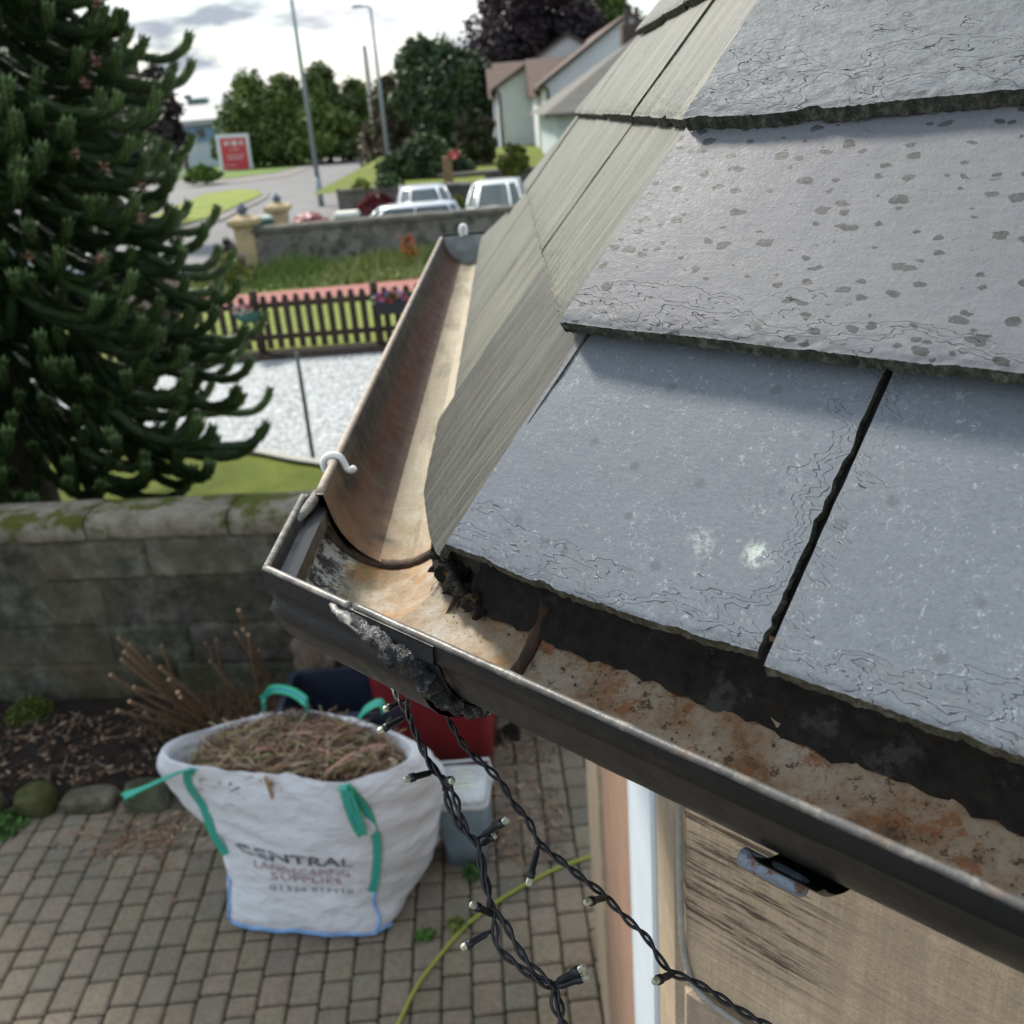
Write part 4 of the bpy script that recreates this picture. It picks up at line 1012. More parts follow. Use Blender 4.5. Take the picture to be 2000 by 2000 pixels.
nb = empty('recycling_box', (-.86, 3.86, 0), 'open navy plastic recycling box between the bulk bag and the garden wall', 'box')
mb = MB(); R1 = rbox(mb, -.86, 3.82, .0, .42, .46, .30, .55, .38, R(-2), rad=.04, nz=2, cap=False)
ZB = .42; bx = -.86
rb2 = rbox(mb, bx, 3.82, .40, .43, .60, .42, .60, .42, R(-2), rad=.05, cap=False); rbox(mb, bx, 3.82, .43, .10, .53, .36, .46, .30, R(-2), rad=.04, cap=False)
mb.grid([rb2[1], [Vector((lerp(p.x, bx, .10), lerp(p.y, 3.82, .14), .43)) for p in rb2[1]]], 0, True); mb.grid([[Vector((p.x, p.y, .40)) for p in rb2[0]], R1[-1]], 0, True)
mb.poly([Vector((p.x, p.y, .02)) for p in R1[0]]); bo = part(mb, 'box_shell', M_navy, nb)
mb = MB(); mb.poly([Vector((lerp(p.x, bx, .08), lerp(p.y, 3.82, .08), .16)) for p in R1[0]]); sub(mb, 'water', M_dirty, bo)
mb = MB(); mb.box((bx + .05, 3.58, .34), (bx + .11, 3.615, .40), 0, None, None, .008); sub(mb, 'clasp', plain('lilac_plastic', (.40, .32, .44), .6), bo)
# crumpled plastic sheet, sack and small clutter by the wall
def crumple(name, c, sx, sy, sz, mat, lab, cat, fr=6, amp=.35, kind=None, n=26):
    mb = MB(); rows_ = []
    for i in range(n + 1):
        th = math.pi * i / n; r_ = []
        for j in range(n * 2):
            ph = math.pi * j / n; d = Vector((math.sin(th) * math.cos(ph), math.sin(th) * math.sin(ph), math.cos(th)))
            k_ = 1 + amp * fbm(d + Vector(c), fr * .35, 4) + .12 * abs(fbm(d + Vector(c), fr, 3))
            p = Vector((d.x * sx, d.y * sy, d.z * sz)) * k_ + Vector(c); p.z = max(p.z, .004); r_.append(p)
        rows_.append(r_)
    mb.grid(list(reversed(rows_)), 0, True); o = mb.build(name, mat, None, True); return tag(o, lab, cat, kind=kind)
crumple('plastic_sheet', (-.62, 4.15, .38), .16, .10, .26, plain('grey_polythene', (.42, .43, .47), .4, var=.25), 'crumpled pale grey plastic sheet propped behind the navy box', 'plastic sheet', fr=9, amp=.5)
crumple('hessian_sack', (-1.02, 4.22, .34), .13, .08, .36, plain('sacking', (.18, .135, .10), .9, var=.6, scale=9, bump=.01), 'brown folded sack slumped upright against the garden wall', 'sack', fr=10, amp=.6)

# garden wall with mossy coping
def wallmat(name, base, moss, warm=(.16, .12, .06)):
    m = NM(name, .92, 0, .2); v = m.co()
    c = m.ramp(m.noise(m.warp(v, 5, .1), 7, 7, .72), [(.30, tuple(x * .25 for x in base)), (.5, base), (.70, tuple(x * 2.2 for x in base))])
    c = m.mix(m.ramp(m.noise(v, 1.8, 4, .6), [(.45, 0), (.7, .8)]), c, warm)
    c = m.mix(m.ramp(m.noise(m.co(loc=(4, 4, 4)), 4.2, 6, .7), [(.5, 0), (.62, moss)]), c, (.055, .085, .03))
    c = m.mix(.999, c, m.mix(1, c, m.attr(), 'MULTIPLY'))
    c = m.mix(m.ramp(m.noise(v, 38, 5, .75), [(.62, 0), (.72, .6)]), c, (.20, .21, .18))
    m.col(c); m.bump(m.noise(v, 22, 8, .8), .06); return m.m
M_gwall = wallmat('garden_wall_stone', (.175, .170, .145), .36, (.22, .18, .12))
M_cope = NM('mossy_coping', .95, 0, .2); v = M_cope.co(); n_ = M_cope.noise(v, 2.6, 5, .65)
c = M_cope.ramp(M_cope.noise(v, 9, 7, .7), [(.3, (.13, .12, .09)), (.5, (.26, .23, .18)), (.7, (.36, .33, .27))])
M_cope.col(M_cope.mix(M_cope.ramp(n_, [(.47, 0), (.53, .95)]), c, (.085, .095, .012))); M_cope.bump(M_cope.noise(v, 60, 6, .7), .012); M_cope = M_cope.m
wx0, wx1 = Vector((-4.6, 4.76, 0)), Vector((.62, 4.22, 0)); wd_ = (wx1 - wx0); WL = wd_.length; wd_.normalize(); wn_ = Vector((-wd_.y, wd_.x, 0))
MW = Matrix(((wd_.x, wn_.x, 0, wx0.x), (wd_.y, wn_.y, 0, wx0.y), (0, 0, 1, 0), (0, 0, 0, 1)))
gw = empty('garden_wall', tuple(wx0), 'old stone garden wall with mossy coping behind the bulk bag', 'garden wall')
rw = random.Random(21)
mb = MB(); mb.box((0, .012, 0), (WL, .34, 1.03), 0, MW, (.95, .95, .88)); z = 0.01
for hh in (.25, .24, .28, .245):
    x = rw.uniform(-.3, 0)
    while x < WL:
        L = rw.uniform(.35, .80); k = rw.uniform(.75, 1.25); a, b_ = max(0, x) + .006, min(WL, x + L) - .006
        if b_ - a > .04: mb.box((a, rw.uniform(-.012, .01), z + .004), (b_, .06, z + hh - .006), 0, MW, (k, k * rw.uniform(.92, 1.05), k * rw.uniform(.85, 1.0)), .018)
        x += L
    z += hh
part(mb, 'stonework', M_gwall, gw)
x = 0
while x < WL:
    L = rw.uniform(.7, .95); e_ = min(WL, x + L); mb = MB(); rows_ = []
    for i in range(9):
        X = lerp(x + .004, e_ - .004, i / 8)
        prof = [(-.012, 1.02), (-.022, 1.03), (-.024, 1.10), (-.012, 1.125), (.02, 1.14), (.12, 1.15), (.22, 1.14), (.30, 1.12), (.32, 1.10), (.32, 1.02)]
        rows_.append([MW @ Vector((X, u + .006 * noise.noise(Vector((X * 6, u * 9, w * 9))), w + .012 * noise.noise(Vector((X * 5, u * 7, 4))))) for u, w in prof])
    g = mb.grid(rows_); mb.face(g[0]); mb.face(list(reversed(g[-1])))
    part(mb, 'coping_stone', M_cope, gw, True); x = e_
# soil bed between the wall and the paving, edging stones, moss clumps
mb = MB(); rows_ = []
for j in range(30):
    r_ = []
    for i in range(90):
        X = lerp(-4.6, -.05, i / 89); yb = 4.74 - .1034 * (X + 4.6); yf = 3.72 + .02 * math.sin(X * 3) + (.0 if X < -1.7 else (X + 1.7) * .10)
        Y = lerp(yf, yb, j / 29); e_ = min(j / 4, 1)
        r_.append(Vector((X, Y, .012 + .05 * e_ * min(1, max(0, (-X - .3) * 1.2)) + .022 * fbm(Vector((X, Y, 0)), 5, 5) * e_)))
    rows_.append(r_)
mb.grid(rows_); tag(mb.build('soil_bed', M_soil, None, True), kind='structure')
M_rock = wallmat('edging_stone_rock', (.26, .24, .20), .35, (.13, .12, .07))
specs = [(-3.35, .22, .10, (.9, .9, .85), 'rough grey edging stone at the far left end of the soil bed'), (-2.98, .28, .12, (1.1, 1.05, 1), 'broad low edging stone left of the mossy one'), (-2.62, .24, .13, (1.15, 1.1, 1), 'rounded grey edging stone at the left edge of the paving'), (-2.36, .18, .12, (.75, .85, .4), 'round mossy edging stone covered in yellow-green moss'), (-2.11, .26, .07, (1, 1, .9), 'low flat edging stone between the mossy and the squared stone'), (-1.82, .22, .12, (.85, .95, .85), 'squared grey-green edging stone nearest the bulk bag'), (-1.60, .17, .10, (.6, .62, .5), 'dark edging stone half hidden behind the bulk bag')]
for i, (X, wdd, hh, cc, lab) in enumerate(specs):
    mb = MB(); rows_ = []; n = 10
    for a in range(n + 1):
        th = math.pi * a / n; r_ = []
        for b_ in range(2 * n):
            ph = math.pi * b_ / n; d = Vector((math.sin(th) * math.cos(ph), math.sin(th) * math.sin(ph), math.cos(th)))
            q = Vector([math.copysign(abs(t) ** .55, t) for t in d]); k_ = 1 + .16 * fbm(d * 1.3 + Vector((i * 3, 0, 0)), 1.4, 3)
            r_.append(Vector((X + q.x * wdd * .5 * k_, 3.66 + .02 * math.sin(i * 2.2) + q.y * .075 * k_, hh * .45 + q.z * hh * .58 * k_)))
        rows_.append(r_)
    mb.grid(list(reversed(rows_)), 0, True, cc)
    tag(mb.build('edging_stone', M_rock, None, True), lab, 'edging stone', 'stones edging the soil bed')
M_leaf = NM('leafy_green', .6); M_leaf.col(M_leaf.attr()); M_leaf = M_leaf.m
def tuft(name, c, r, h, n, col_, lab, cat, L=.03, seed=1, w=.35):
    rs = random.Random(seed); mb = MB(); c = Vector(c)
    for k in range(n):
        a = rs.uniform(0, 6.28); q = r * math.sqrt(rs.random()); z = h * (1 - (q / r) ** 2) * rs.uniform(.3, 1)
        p = c + Vector((math.cos(a) * q, math.sin(a) * q, z)); d = Vector((rs.uniform(-1, 1), rs.uniform(-1, 1), rs.uniform(.1, 1))).normalized() * L * rs.uniform(.6, 1.3)
        s_ = d.cross(Vector((rs.uniform(-1, 1), rs.uniform(-1, 1), rs.uniform(-1, 1)))).normalized() * L * w
        kk = rs.uniform(.6, 1.35); mb.poly([p, p + d * .5 + s_, p + d, p + d * .5 - s_], 0, tuple(t * kk for t in col_))
    return tag(mb.build(name, M_leaf), lab, cat)
tuft('moss_clump', (-2.72, 4.42, .05), .12, .10, 1400, (.075, .10, .012), 'mossy green mound at the foot of the garden wall', 'moss', .02, 1)
tuft('weed', (-2.47, 3.56, .0), .10, .06, 260, (.06, .14, .03), 'leafy green weed growing in front of the left edging stones', 'weed', .035, 2)
tuft('weed', (-2.78, 3.86, .04), .06, .07, 160, (.12, .24, .03), 'bright green seedling behind the leftmost edging stones', 'weed', .035, 3)
tuft('weed', (-.34, 2.76, .0), .035, .03, 70, (.20, .24, .06), 'yellowish weed between the setts right of the bulk bag', 'weed', .03, 4)
tuft('weed', (-.47, 2.72, .0), .035, .03, 60, (.08, .20, .03), 'small green weed at the front right corner of the bulk bag', 'weed', .03, 5)
tuft('weed', (-.28, 3.02, .0), .04, .03, 60, (.05, .13, .03), 'dark green weed under the grey caddy bin', 'weed', .03, 6)
M_litter = NM('leaf_litter', .9); M_litter.col(M_litter.attr()); M_litter = M_litter.m
mb = MB(); rl = random.Random(8)
for k in range(2000):
    zone = rl.random()
    if zone < .62: X = rl.uniform(-3.4, -.9); Y = rl.uniform(3.76, 4.35); Z = .055 + rl.uniform(.0, .03)
    elif zone < .82: X = rl.gauss(-1.75, .18); Y = rl.gauss(3.42, .09); Z = .012
    else: X = rl.uniform(-.22, .12); Y = rl.uniform(3.05, 4.0); Z = .012
    L = rl.choice([.006, .010, .016, .045]); w_ = min(.010, L * .4) if L < .03 else .002; a = rl.uniform(0, 3.14)
    if zone < .82 and zone > .62 and L > .02: a = rl.gauss(.45, .3)
    d = Vector((math.cos(a), math.sin(a), rl.uniform(-.15, .3))) * L; s_ = Vector((-math.sin(a), math.cos(a), rl.uniform(-.5, .5))) * w_; p = Vector((X, Y, Z))
    cc = rl.choice([(.20, .12, .08), (.13, .08, .055), (.30, .19, .12), (.08, .055, .04), (.38, .28, .19), (.26, .13, .07)])
    mb.poly([p - d - s_, p + d - s_ * .5, p + d + s_ * .6, p - d + s_], 0, cc)
tag(mb.build('leaf_litter', M_litter), 'dry brown leaves and twigs scattered over the soil bed and setts', 'leaf litter', kind='stuff')
# cut back shrubs
M_bark = plain('shrub_bark', (.13, .078, .043), .85, var=.4, scale=40); M_cut = plain('pale_cut_wood', (.55, .36, .21), .8, var=.1)
def stump(name, base, tips, lab, r=.014, hair=0, seed=0):
    rs = random.Random(seed); base = Vector(base); mb = MB()
    for tp in tips:
        tp = Vector(tp); b0 = base + Vector((rs.uniform(-.07, .07), rs.uniform(-.04, .04), 0)); m_ = b0.lerp(tp, .5) + Vector((rs.uniform(-.04, .04), rs.uniform(-.02, .02), rs.uniform(-.05, .02)))
        r0 = r * rs.uniform(.7, 1.2); P = catmull([b0, m_, tp], 5); mb.tube(P, [r0 * 1.4] + [r0] * (len(P) - 1), 8)
        d = (P[-1] - P[-2]).normalized(); mb.tube([P[-1], P[-1] + d * .003], r0 * .98, 8, 1)
    for k in range(hair):
        a = rs.uniform(0, 6.28); p = base + Vector((rs.gauss(0, .13), rs.gauss(0, .06), rs.uniform(0, .05))); d = Vector((math.cos(a) * .5, math.sin(a) * .5, rs.uniform(.2, 1))).normalized() * rs.uniform(.05, .2)
        mb.tube([p, p + d * .5 + Vector((rs.uniform(-.02, .02), 0, 0)), p + d], [.003, .0025, .0015], 4)
    return tag(mb.build(name, [M_bark, M_cut], None, True), lab, 'shrub', 'cut back shrubs in the soil bed')
sb = Vector((-1.62, 4.12, .05))
tp = [yp(x, y, Y) for x, y, Y in ((231, 1246, 4.2), (252, 1258, 4.15), (243, 1273, 4.1), (237, 1288, 4.05), (290, 1283, 4.2), (315, 1261, 4.25), (312, 1303, 4.1), (330, 1327, 4.05), (347, 1352, 4.0), (216, 1318, 3.95), (253, 1370, 3.85), (230, 1388, 3.8), (352, 1362, 3.95), (262, 1342, 3.9))]
stump('pruned_shrub', sb, tp, 'cut back shrub of thick pale-ended stems leaning left by the garden wall', .0105, 420, 1)
sb2 = Vector((-1.28, 4.18, .05))
tp = [yp(x, y, Y) for x, y, Y in ((466, 1192, 4.1), (461, 1236, 4.1), (474, 1229, 4.1), (485, 1240, 4.05))]
stump('pruned_shrub', sb2, tp, 'upright sawn shrub stem with three pale cut tips behind the bulk bag', .009, 300, 2)
sb3 = Vector((-1.46, 4.22, .05))
stump('pruned_shrub', sb3, [yp(x, y, Y) for x, y, Y in ((400, 1255, 4.25), (422, 1250, 4.25), (410, 1290, 4.2), (505, 1270, 4.15))], 'thin twiggy bush between the two cut back shrubs', .006, 220, 3)
# yellow hose
mb = MB(); hp_ = [gp(x, y, 2.885) for x, y in ((700, 2160), (775, 2005), (815, 1925), (860, 1865), (910, 1808), (965, 1765), (1030, 1725), (1090, 1695), (1152, 1673), (1210, 1655))]
mb.tube(catmull(hp_, 8), .0075, 8); tag(mb.build('hose', plain('yellow_green_hose', (.30, .33, .045), .45, var=.1), None, True), 'thin yellow-green hose curving across the courtyard setts', 'hose')
# pole standing in the gravel
mb = MB(); b0 = gp(612, 896, 2.905); mb.tube([b0, b0 + Vector((.0, .02, .55)), b0 + Vector((.0, .03, 1.02))], [.022, .020, .018], 8)
tag(mb.build('garden_stake', plain('green_grey_stake', (.10, .125, .11), .8, var=.3), None, True), 'thin grey-green stake standing upright in the pale gravel yard', 'stake')
# picket fence
fe = empty('picket_fence', (-2, 13.1, 0), 'low dark brown picket fence along the back of the gravel yard', 'fence')
M_fence = plain('dark_stained_timber', (.050, .030, .022), .8, var=.4, scale=8)
fa, fb = Vector((-9.2, 13.40, 0)), Vector((3.2, 13.02, 0)); fd = (fb - fa).normalized(); FL = (fb - fa).length; fn = Vector((-fd.y, fd.x, 0))
MFn = Matrix(((fd.x, fn.x, 0, fa.x), (fd.y, fn.y, 0, fa.y), (0, 0, 1, 0), (0, 0, 0, 1)))
def picket_mb(x, k=0):
    mb = MB(); pr = [(-.042, .06), (.042, .06), (.042, .74 + k), (.026, .795 + k), (-.026, .795 + k), (-.042, .74 + k)]
    fr = [MFn @ Vector((x + a, -.022, z)) for a, z in pr]; bk = [MFn @ Vector((x + a, -.002, z)) for a, z in pr]
    mb.poly(fr); mb.poly(list(reversed(bk))); mb.grid([bk, fr], 0, True); return mb
x = .1; i = 0
while x < FL:
    if i % 11 == 5:
        mb = MB(); mb.box((x - .05, .04, 0), (x + .05, .13, .86), 0, MFn, None, .01); part(mb, 'post', M_fence, fe)
    part(picket_mb(x, .012 * noise.noise(Vector((x * 3, 0, 0)))), 'picket', M_fence, fe); x += .152; i += 1
for z0 in (.18, .62):
    mb = MB(); mb.box((0, .0, z0), (FL, .04, z0 + .07), 0, MFn); part(mb, 'rail', M_fence, fe)
# planters on the fence
def flowers(mb, c, rx, ry, rz, n, cols_, s=.03, seed=0):
    rs = random.Random(seed); c = Vector(c)
    for k in range(n):
        d = Vector((rs.gauss(0, 1), rs.gauss(0, 1), rs.gauss(0, 1))).normalized() * rs.random() ** .4
        p = c + Vector((d.x * rx, d.y * ry, abs(d.z) * rz)); a = Vector((rs.uniform(-1, 1), rs.uniform(-1, 1), rs.uniform(-1, 1))).normalized() * s; b_ = a.cross(Vector((rs.uniform(-1, 1), rs.uniform(-1, 1), rs.uniform(-1, 1)))).normalized() * s
        mb.poly([p - a - b_, p + a - b_, p + a + b_, p - a + b_], 0, rs.choice(cols_))
hb = empty('hanging_planter', tuple(yp(480, 605, 13.05)), 'green half-round planter of pink and white flowers hung on the picket fence', 'planter', 'planters on the picket fence')
c = yp(483, 608, 13.05); mb = MB(); rows_ = []
for i in range(7):
    a = i / 6 * math.pi / 2; rows_.append([c + Vector((math.cos(math.pi + math.pi * j / 12) * .19 * math.cos(a), math.sin(math.pi + math.pi * j / 12) * .13 * math.cos(a), -.16 * math.sin(a))) for j in range(13)])
mb.grid(rows_); part(mb, 'basket', plain('teal_green_plastic', (.04, .14, .12), .6), hb, True)
mb = MB(); flowers(mb, c + Vector((-.06, -.06, .0)), .14, .09, .10, 160, [(.55, .08, .18), (.7, .68, .6), (.75, .72, .68), (.06, .12, .03)], .022, 3); part(mb, 'flowers', M_leaf, hb)
tb_ = empty('trough_planter', tuple(yp(770, 590, 12.9)), 'dark trough of red and purple flowers at the right end of the fence', 'planter', 'planters on the picket fence')
c = yp(765, 588, 12.92); mb = MB(); rbox(mb, c.x + .15, c.y, c.z - .16, c.z, .72, .18, .78, .22, 0, rad=.02); part(mb, 'trough', plain('black_trough', (.02, .02, .025), .6), tb_)
mb = MB(); flowers(mb, c + Vector((0, 0, 0)), .30, .09, .14, 260, [(.65, .05, .06), (.75, .12, .12), (.22, .18, .45), (.06, .12, .03), (.05, .10, .03)], .022, 4); part(mb, 'flowers', M_leaf, tb_)
# ------------------------------------------------------------------ monkey puzzle tree
M_mp = NM('monkey_puzzle_leaf', .5, 0, .4); M_mp.col(M_mp.attr()); M_mp = M_mp.m
M_trunk = plain('dark_trunk', (.055, .045, .035), .9, var=.5, scale=9, bump=.01)
rt_ = random.Random(31)
TXc, TYc = -3.72, 6.9
mpt = empty('monkey_puzzle_tree', (TXc, TYc, 0), 'tall dark monkey puzzle tree with rope-like spiky branches at the left', 'tree')
mb = MB(); mb.tube([(TXc, TYc, -.1), (TXc + .02, TYc, .6), (TXc, TYc, 2.5), (TXc, TYc, 5), (TXc, TYc, 7.6)], [.24, .19, .16, .11, .04], 12); part(mb, 'trunk', M_trunk, mpt, True)
def rope(mb, P, r0, leaf, light):
    pts = catmull(P, 5); L = 0; acc = 0
    n = len(pts)
    mb.tube(pts, [r0 * (.9 if i < n - 2 else .5) for i in range(n)], 6, c=(.022 * light, .045 * light, .016 * light))
    total = sum((pts[i + 1] - pts[i]).length for i in range(n - 1)); dist = 0; ph = rt_.uniform(0, 6)
    for i in range(n - 1):
        seg = pts[i + 1] - pts[i]; sl_ = seg.length; d = seg.normalized()
        a = d.cross(Vector((.13, .2, .97))).normalized(); b_ = a.cross(d); m_ = max(1, int(sl_ / .023))
        for k in range(m_):
            p = pts[i] + seg * (k / m_); q = (dist + sl_ * k / m_) / total
            for z in range(7):
                ph += .898 * 1.03; o = a * math.cos(ph) + b_ * math.sin(ph)
                base = p + o * r0 * .8; tip = base + (o * .40 + d * .88) * leaf * rt_.uniform(.8, 1.15)
                s_ = d.cross(o) * leaf * .34
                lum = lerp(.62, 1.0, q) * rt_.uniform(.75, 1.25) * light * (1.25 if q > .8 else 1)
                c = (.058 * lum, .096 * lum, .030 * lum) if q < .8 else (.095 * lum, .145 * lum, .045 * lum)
                mb.poly([base - s_, base + s_, tip], 0, c)
        dist += sl_
crown = MB()
def mp_rad(z):                  # crown radius by height
    return [(0, 0), (.75, .8), (1.1, 1.3), (1.6, 1.50), (2.4, 1.36), (3.2, 1.22), (4.2, 1.10), (5.2, 1.0), (6.5, .8), (7.6, .2)]
def interp(T, z):
    for (a, b_), (c, d) in zip(T, T[1:]):
        if z <= c: return lerp(b_, d, (z - a) / (c - a))
    return T[-1][1]
z = .82; wh = 0
while z < 7.4:
    nb = 8 if z < 5.5 else 6
    for k in range(nb):
        a = wh * .7 + k * 2 * math.pi / nb + rt_.uniform(-.25, .25)
        Rm = interp(mp_rad(0), z) * rt_.uniform(.78, 1.06)
        dr = Vector((math.cos(a), math.sin(a), 0)); pr = Vector((-dr.y, dr.x, 0))
        # hidden far side gets fewer ropes
        if dr.y > .75 and rt_.random() < .6: continue
        droop = -.80 * Rm * (1 - z / 12); c0 = Vector((TXc, TYc, z + .55))
        main = [c0, c0 + dr * Rm * .35 + Vector((0, 0, droop * .35)), c0 + dr * Rm * .7 + Vector((0, 0, droop * .85)), c0 + dr * Rm * .90 + Vector((0, 0, droop * .95)), c0 + dr * Rm * 1.0 + Vector((0, 0, droop * .95 + .14))]
        main = [p + pr * rt_.uniform(-.03, .03) for p in main]
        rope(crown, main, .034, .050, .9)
        mp_ = catmull(main, 6); nsd = 6 if Rm > 1.1 else 4
        for s_ in range(nsd):
            q = lerp(.28, .86, (s_ + rt_.random() * .6) / nsd); p = mp_[int(q * (len(mp_) - 1))]; sg = 1 if s_ % 2 else -1
            ln = rt_.uniform(.45, .78) * (1.1 - q * .3) * min(1, Rm)
            dd = (dr * rt_.uniform(.8, 1) + pr * sg * rt_.uniform(.25, .65)).normalized()
            dz = rt_.uniform(-.55, -.25) * ln
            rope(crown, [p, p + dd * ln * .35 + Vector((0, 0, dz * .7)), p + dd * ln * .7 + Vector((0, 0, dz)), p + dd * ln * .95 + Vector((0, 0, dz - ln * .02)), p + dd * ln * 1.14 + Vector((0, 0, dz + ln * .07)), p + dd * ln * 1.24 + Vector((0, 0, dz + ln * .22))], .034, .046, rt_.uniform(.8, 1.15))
    z += rt_.uniform(.17, .22) if z < 5 else .4; wh += 1
part(crown, 'crown', M_mp, mpt)
                                 # dead pinkish-brown tufts among the ropes
for x, y, Y in ((190, 8, 5.3), (188, 118, 5.4), (168, 165, 5.2), (205, 325, 5.1), (280, 365, 5.3), (55, 500, 5.1), (198, 505, 5.2), (150, 300, 5.6), (275, 425, 5.4)):
    c = yp(x, y, Y); mb = MB()
    for k in range(60):
        d = Vector((rt_.gauss(0, 1), rt_.gauss(0, 1), rt_.gauss(0, .7))).normalized() * rt_.uniform(.015, .05); s_ = d.cross(Vector((0, 0, 1))) * .35
        mb.poly([c - s_, c + s_, c + d], 0, (rt_.uniform(.24, .34), .17, .12))
    part(mb, 'dead_tuft', M_mp, mpt)
# ------------------------------------------------------------------ beyond the gardens
M_lf = NM('tree_leaf', .6, 0, .3); M_lf.col(M_lf.attr()); M_lf.b.inputs['Subsurface Weight'].default_value = 0; M_lf = M_lf.m
M_tk = plain('tree_bark', (.05, .042, .034), .9, var=.4)
def tree(name, px, ytop, Y, wpx, ybase, cols_, n, lab, seed, leaf=.22, shape='round', group=None, zb=None, gap=.5, trunk=True, cat='tree', depth=.8):
    """crown seen centred on px, between rows ytop and ybase, wpx wide, standing Y metres away"""
    rs = random.Random(seed); top = yp(px, ytop, Y); bot = yp(px, ybase, Y); w = (yp(px + wpx / 2, ytop, Y) - yp(px - wpx / 2, ytop, Y)).length / 2
    base = ZS if zb is None else zb; h = top.z - bot.z; c = Vector((yp(px, (ytop + ybase) / 2, Y).x, Y, (top.z + bot.z) / 2))
    root = empty(name, (c.x, c.y, base), lab, cat, group)
    if trunk:
        mb = MB(); P = [(c.x, c.y, base - .1), (c.x + .1, c.y, c.z - h * .2), (c.x, c.y, c.z + h * .3)]; r_ = max(.06, h * .022); mb.tube(P, [r_ * 1.3, r_, r_ * .4], 8)
        for k in range(7):
            a = rs.uniform(0, 6.28); z0 = c.z + rs.uniform(-.35, .2) * h; mb.tube([(c.x, c.y, z0), (c.x + math.cos(a) * w * .3, c.y + math.sin(a) * w * .3, z0 + h * .12), (c.x + math.cos(a) * w * .65, c.y + math.sin(a) * w * .65, z0 + h * .22)], [r_ * .5, r_ * .35, r_ * .12], 6)
        part(mb, 'trunk', M_tk, root, True)
    clumps = []
    for k in range(int(60 + w * 4)):
        while True:
            d = Vector((rs.uniform(-1, 1), rs.uniform(-1, 1), rs.uniform(-1, 1)))
            if d.length < 1: break
        if shape == 'cone': f = max(.08, (1 - d.z) / 2); d.x *= f * 1.1; d.y *= f * 1.1
        if shape == 'dome': d.z = abs(d.z) * 2 - 1; f = math.sqrt(max(.05, 1 - ((d.z + 1) / 2) ** 2)); d.x *= f; d.y *= f
        cc = rs.choice(cols_); k_ = rs.uniform(.7, 1.35)
        clumps.append((c + Vector((d.x * w * .9, d.y * w * depth, d.z * h * .47)), rs.uniform(.20, .36) * min(w, h / 1.4) * (.6 if shape == 'cone' else 1), tuple(t * k_ for t in cc)))
    mb = MB()
    n = int(n * 1.7); leaf *= .68
    for k in range(n):
        p, r_, cc = rs.choice(clumps); d = Vector((rs.gauss(0, 1), rs.gauss(0, 1), rs.gauss(0, .8))).normalized() * r_ * (rs.random() ** .35) * (1.25 if rs.random() < .12 else 1)
        q = p + d; a = Vector((rs.uniform(-1, 1), rs.uniform(-1, 1), rs.uniform(-1, 1))).normalized() * leaf * rs.uniform(.5, 1.2); b_ = a.cross(Vector((rs.uniform(-1, 1), rs.uniform(-1, 1), rs.uniform(-1, 1)))).normalized() * leaf * rs.uniform(.4, .8)
        kk = rs.uniform(.7, 1.3); mb.poly([q - a, q + b_, q + a, q - b_], 0, tuple(t * kk for t in cc))
    part(mb, 'crown' if trunk else 'foliage', M_lf, root); return root
GR = [(.10, .145, .035), (.125, .175, .042), (.08, .115, .034)]; DK = [(.050, .080, .034), (.064, .096, .038), (.042, .066, .032)]
BR = [(.11, .085, .055), (.09, .09, .045), (.12, .09, .06)]; PU = [(.040, .026, .032), (.050, .032, .038), (.034, .025, .030)]
G1 = 'trees beyond the street'
tree('broadleaf_tree', 500, 150, 104, 180, 315, GR, 11000, 'broad green tree beside the blue warehouse, behind the red sign', 1, .42, 'dome', G1)
tree('broadleaf_tree', 632, 118, 100, 150, 300, GR, 11000, 'tallest green tree right of the nearer lamp post', 2, .42, 'dome', G1)
tree('broadleaf_tree', 565, 140, 102, 150, 300, GR, 9000, 'green tree crossed by the nearer lamp post', 3, .42, 'dome', G1)
tree('broadleaf_tree', 700, 150, 104, 110, 300, GR, 7000, 'dark green tree where the road bends out of sight', 4, .42, 'dome', G1)
tree('broadleaf_tree', 765, 155, 74, 150, 315, BR, 9000, 'reddish brown tree at the right side of the road', 5, .34, 'dome', G1)
tree('conifer', 860, 120, 46, 130, 330, [(.030, .052, .026), (.040, .066, .024)], 6000, 'dark layered conifer in front of the taller trees', 6, .24, 'cone', G1)
tree('broadleaf_tree', 870, 55, 70, 200, 300, DK, 14000, 'big dark green tree left of the purple beech', 7, .34, 'round', G1)
tree('copper_beech', 1040, -70, 84, 270, 260, PU, 18000, 'huge dark purple beech rising behind the white houses', 8, .36, 'round', G1)
tree('broadleaf_tree', 1190, -40, 92, 150, 170, GR, 4500, 'green treetop above the second white gable', 9, .4, 'round', G1)
tree('broadleaf_tree', 930, 215, 42, 90, 330, [(.07, .055, .035), (.05, .06, .028)], 3500, 'brownish bushy tree against the left corner of the white house', 10, .2, 'round', G1)
tree('purple_tree', 285, 112, 36, 145, 350, [(.040, .028, .030), (.034, .032, .024), (.05, .035, .035)], 7000, 'dark purple-leaved tree showing right of the monkey puzzle tree', 11, .16, 'round', G1)
tree('broadleaf_tree', 120, 40, 48, 240, 330, DK, 7000, 'dark green tree mostly hidden behind the monkey puzzle tree', 12, .25, 'round', G1)
tree('bush', 395, 322, 76, 90, 352, [(.08, .15, .02)], 1800, 'bright green hedge at the foot of the blue warehouse', 13, .2, 'dome', None, trunk=False, cat='bush')
tree('ball_shrub', 1003, 285, 33, 62, 345, [(.11, .13, .018), (.08, .10, .015)], 3500, 'clipped yellow-green ball shrub below the white house', 14, .09, 'round', None, trunk=False, cat='bush')
tree('bush', 830, 268, 36, 210, 345, DK, 6500, 'wide dark green shrubbery behind the stone wall by the parked cars', 15, .14, 'dome', None, trunk=False, cat='bush', depth=.35)
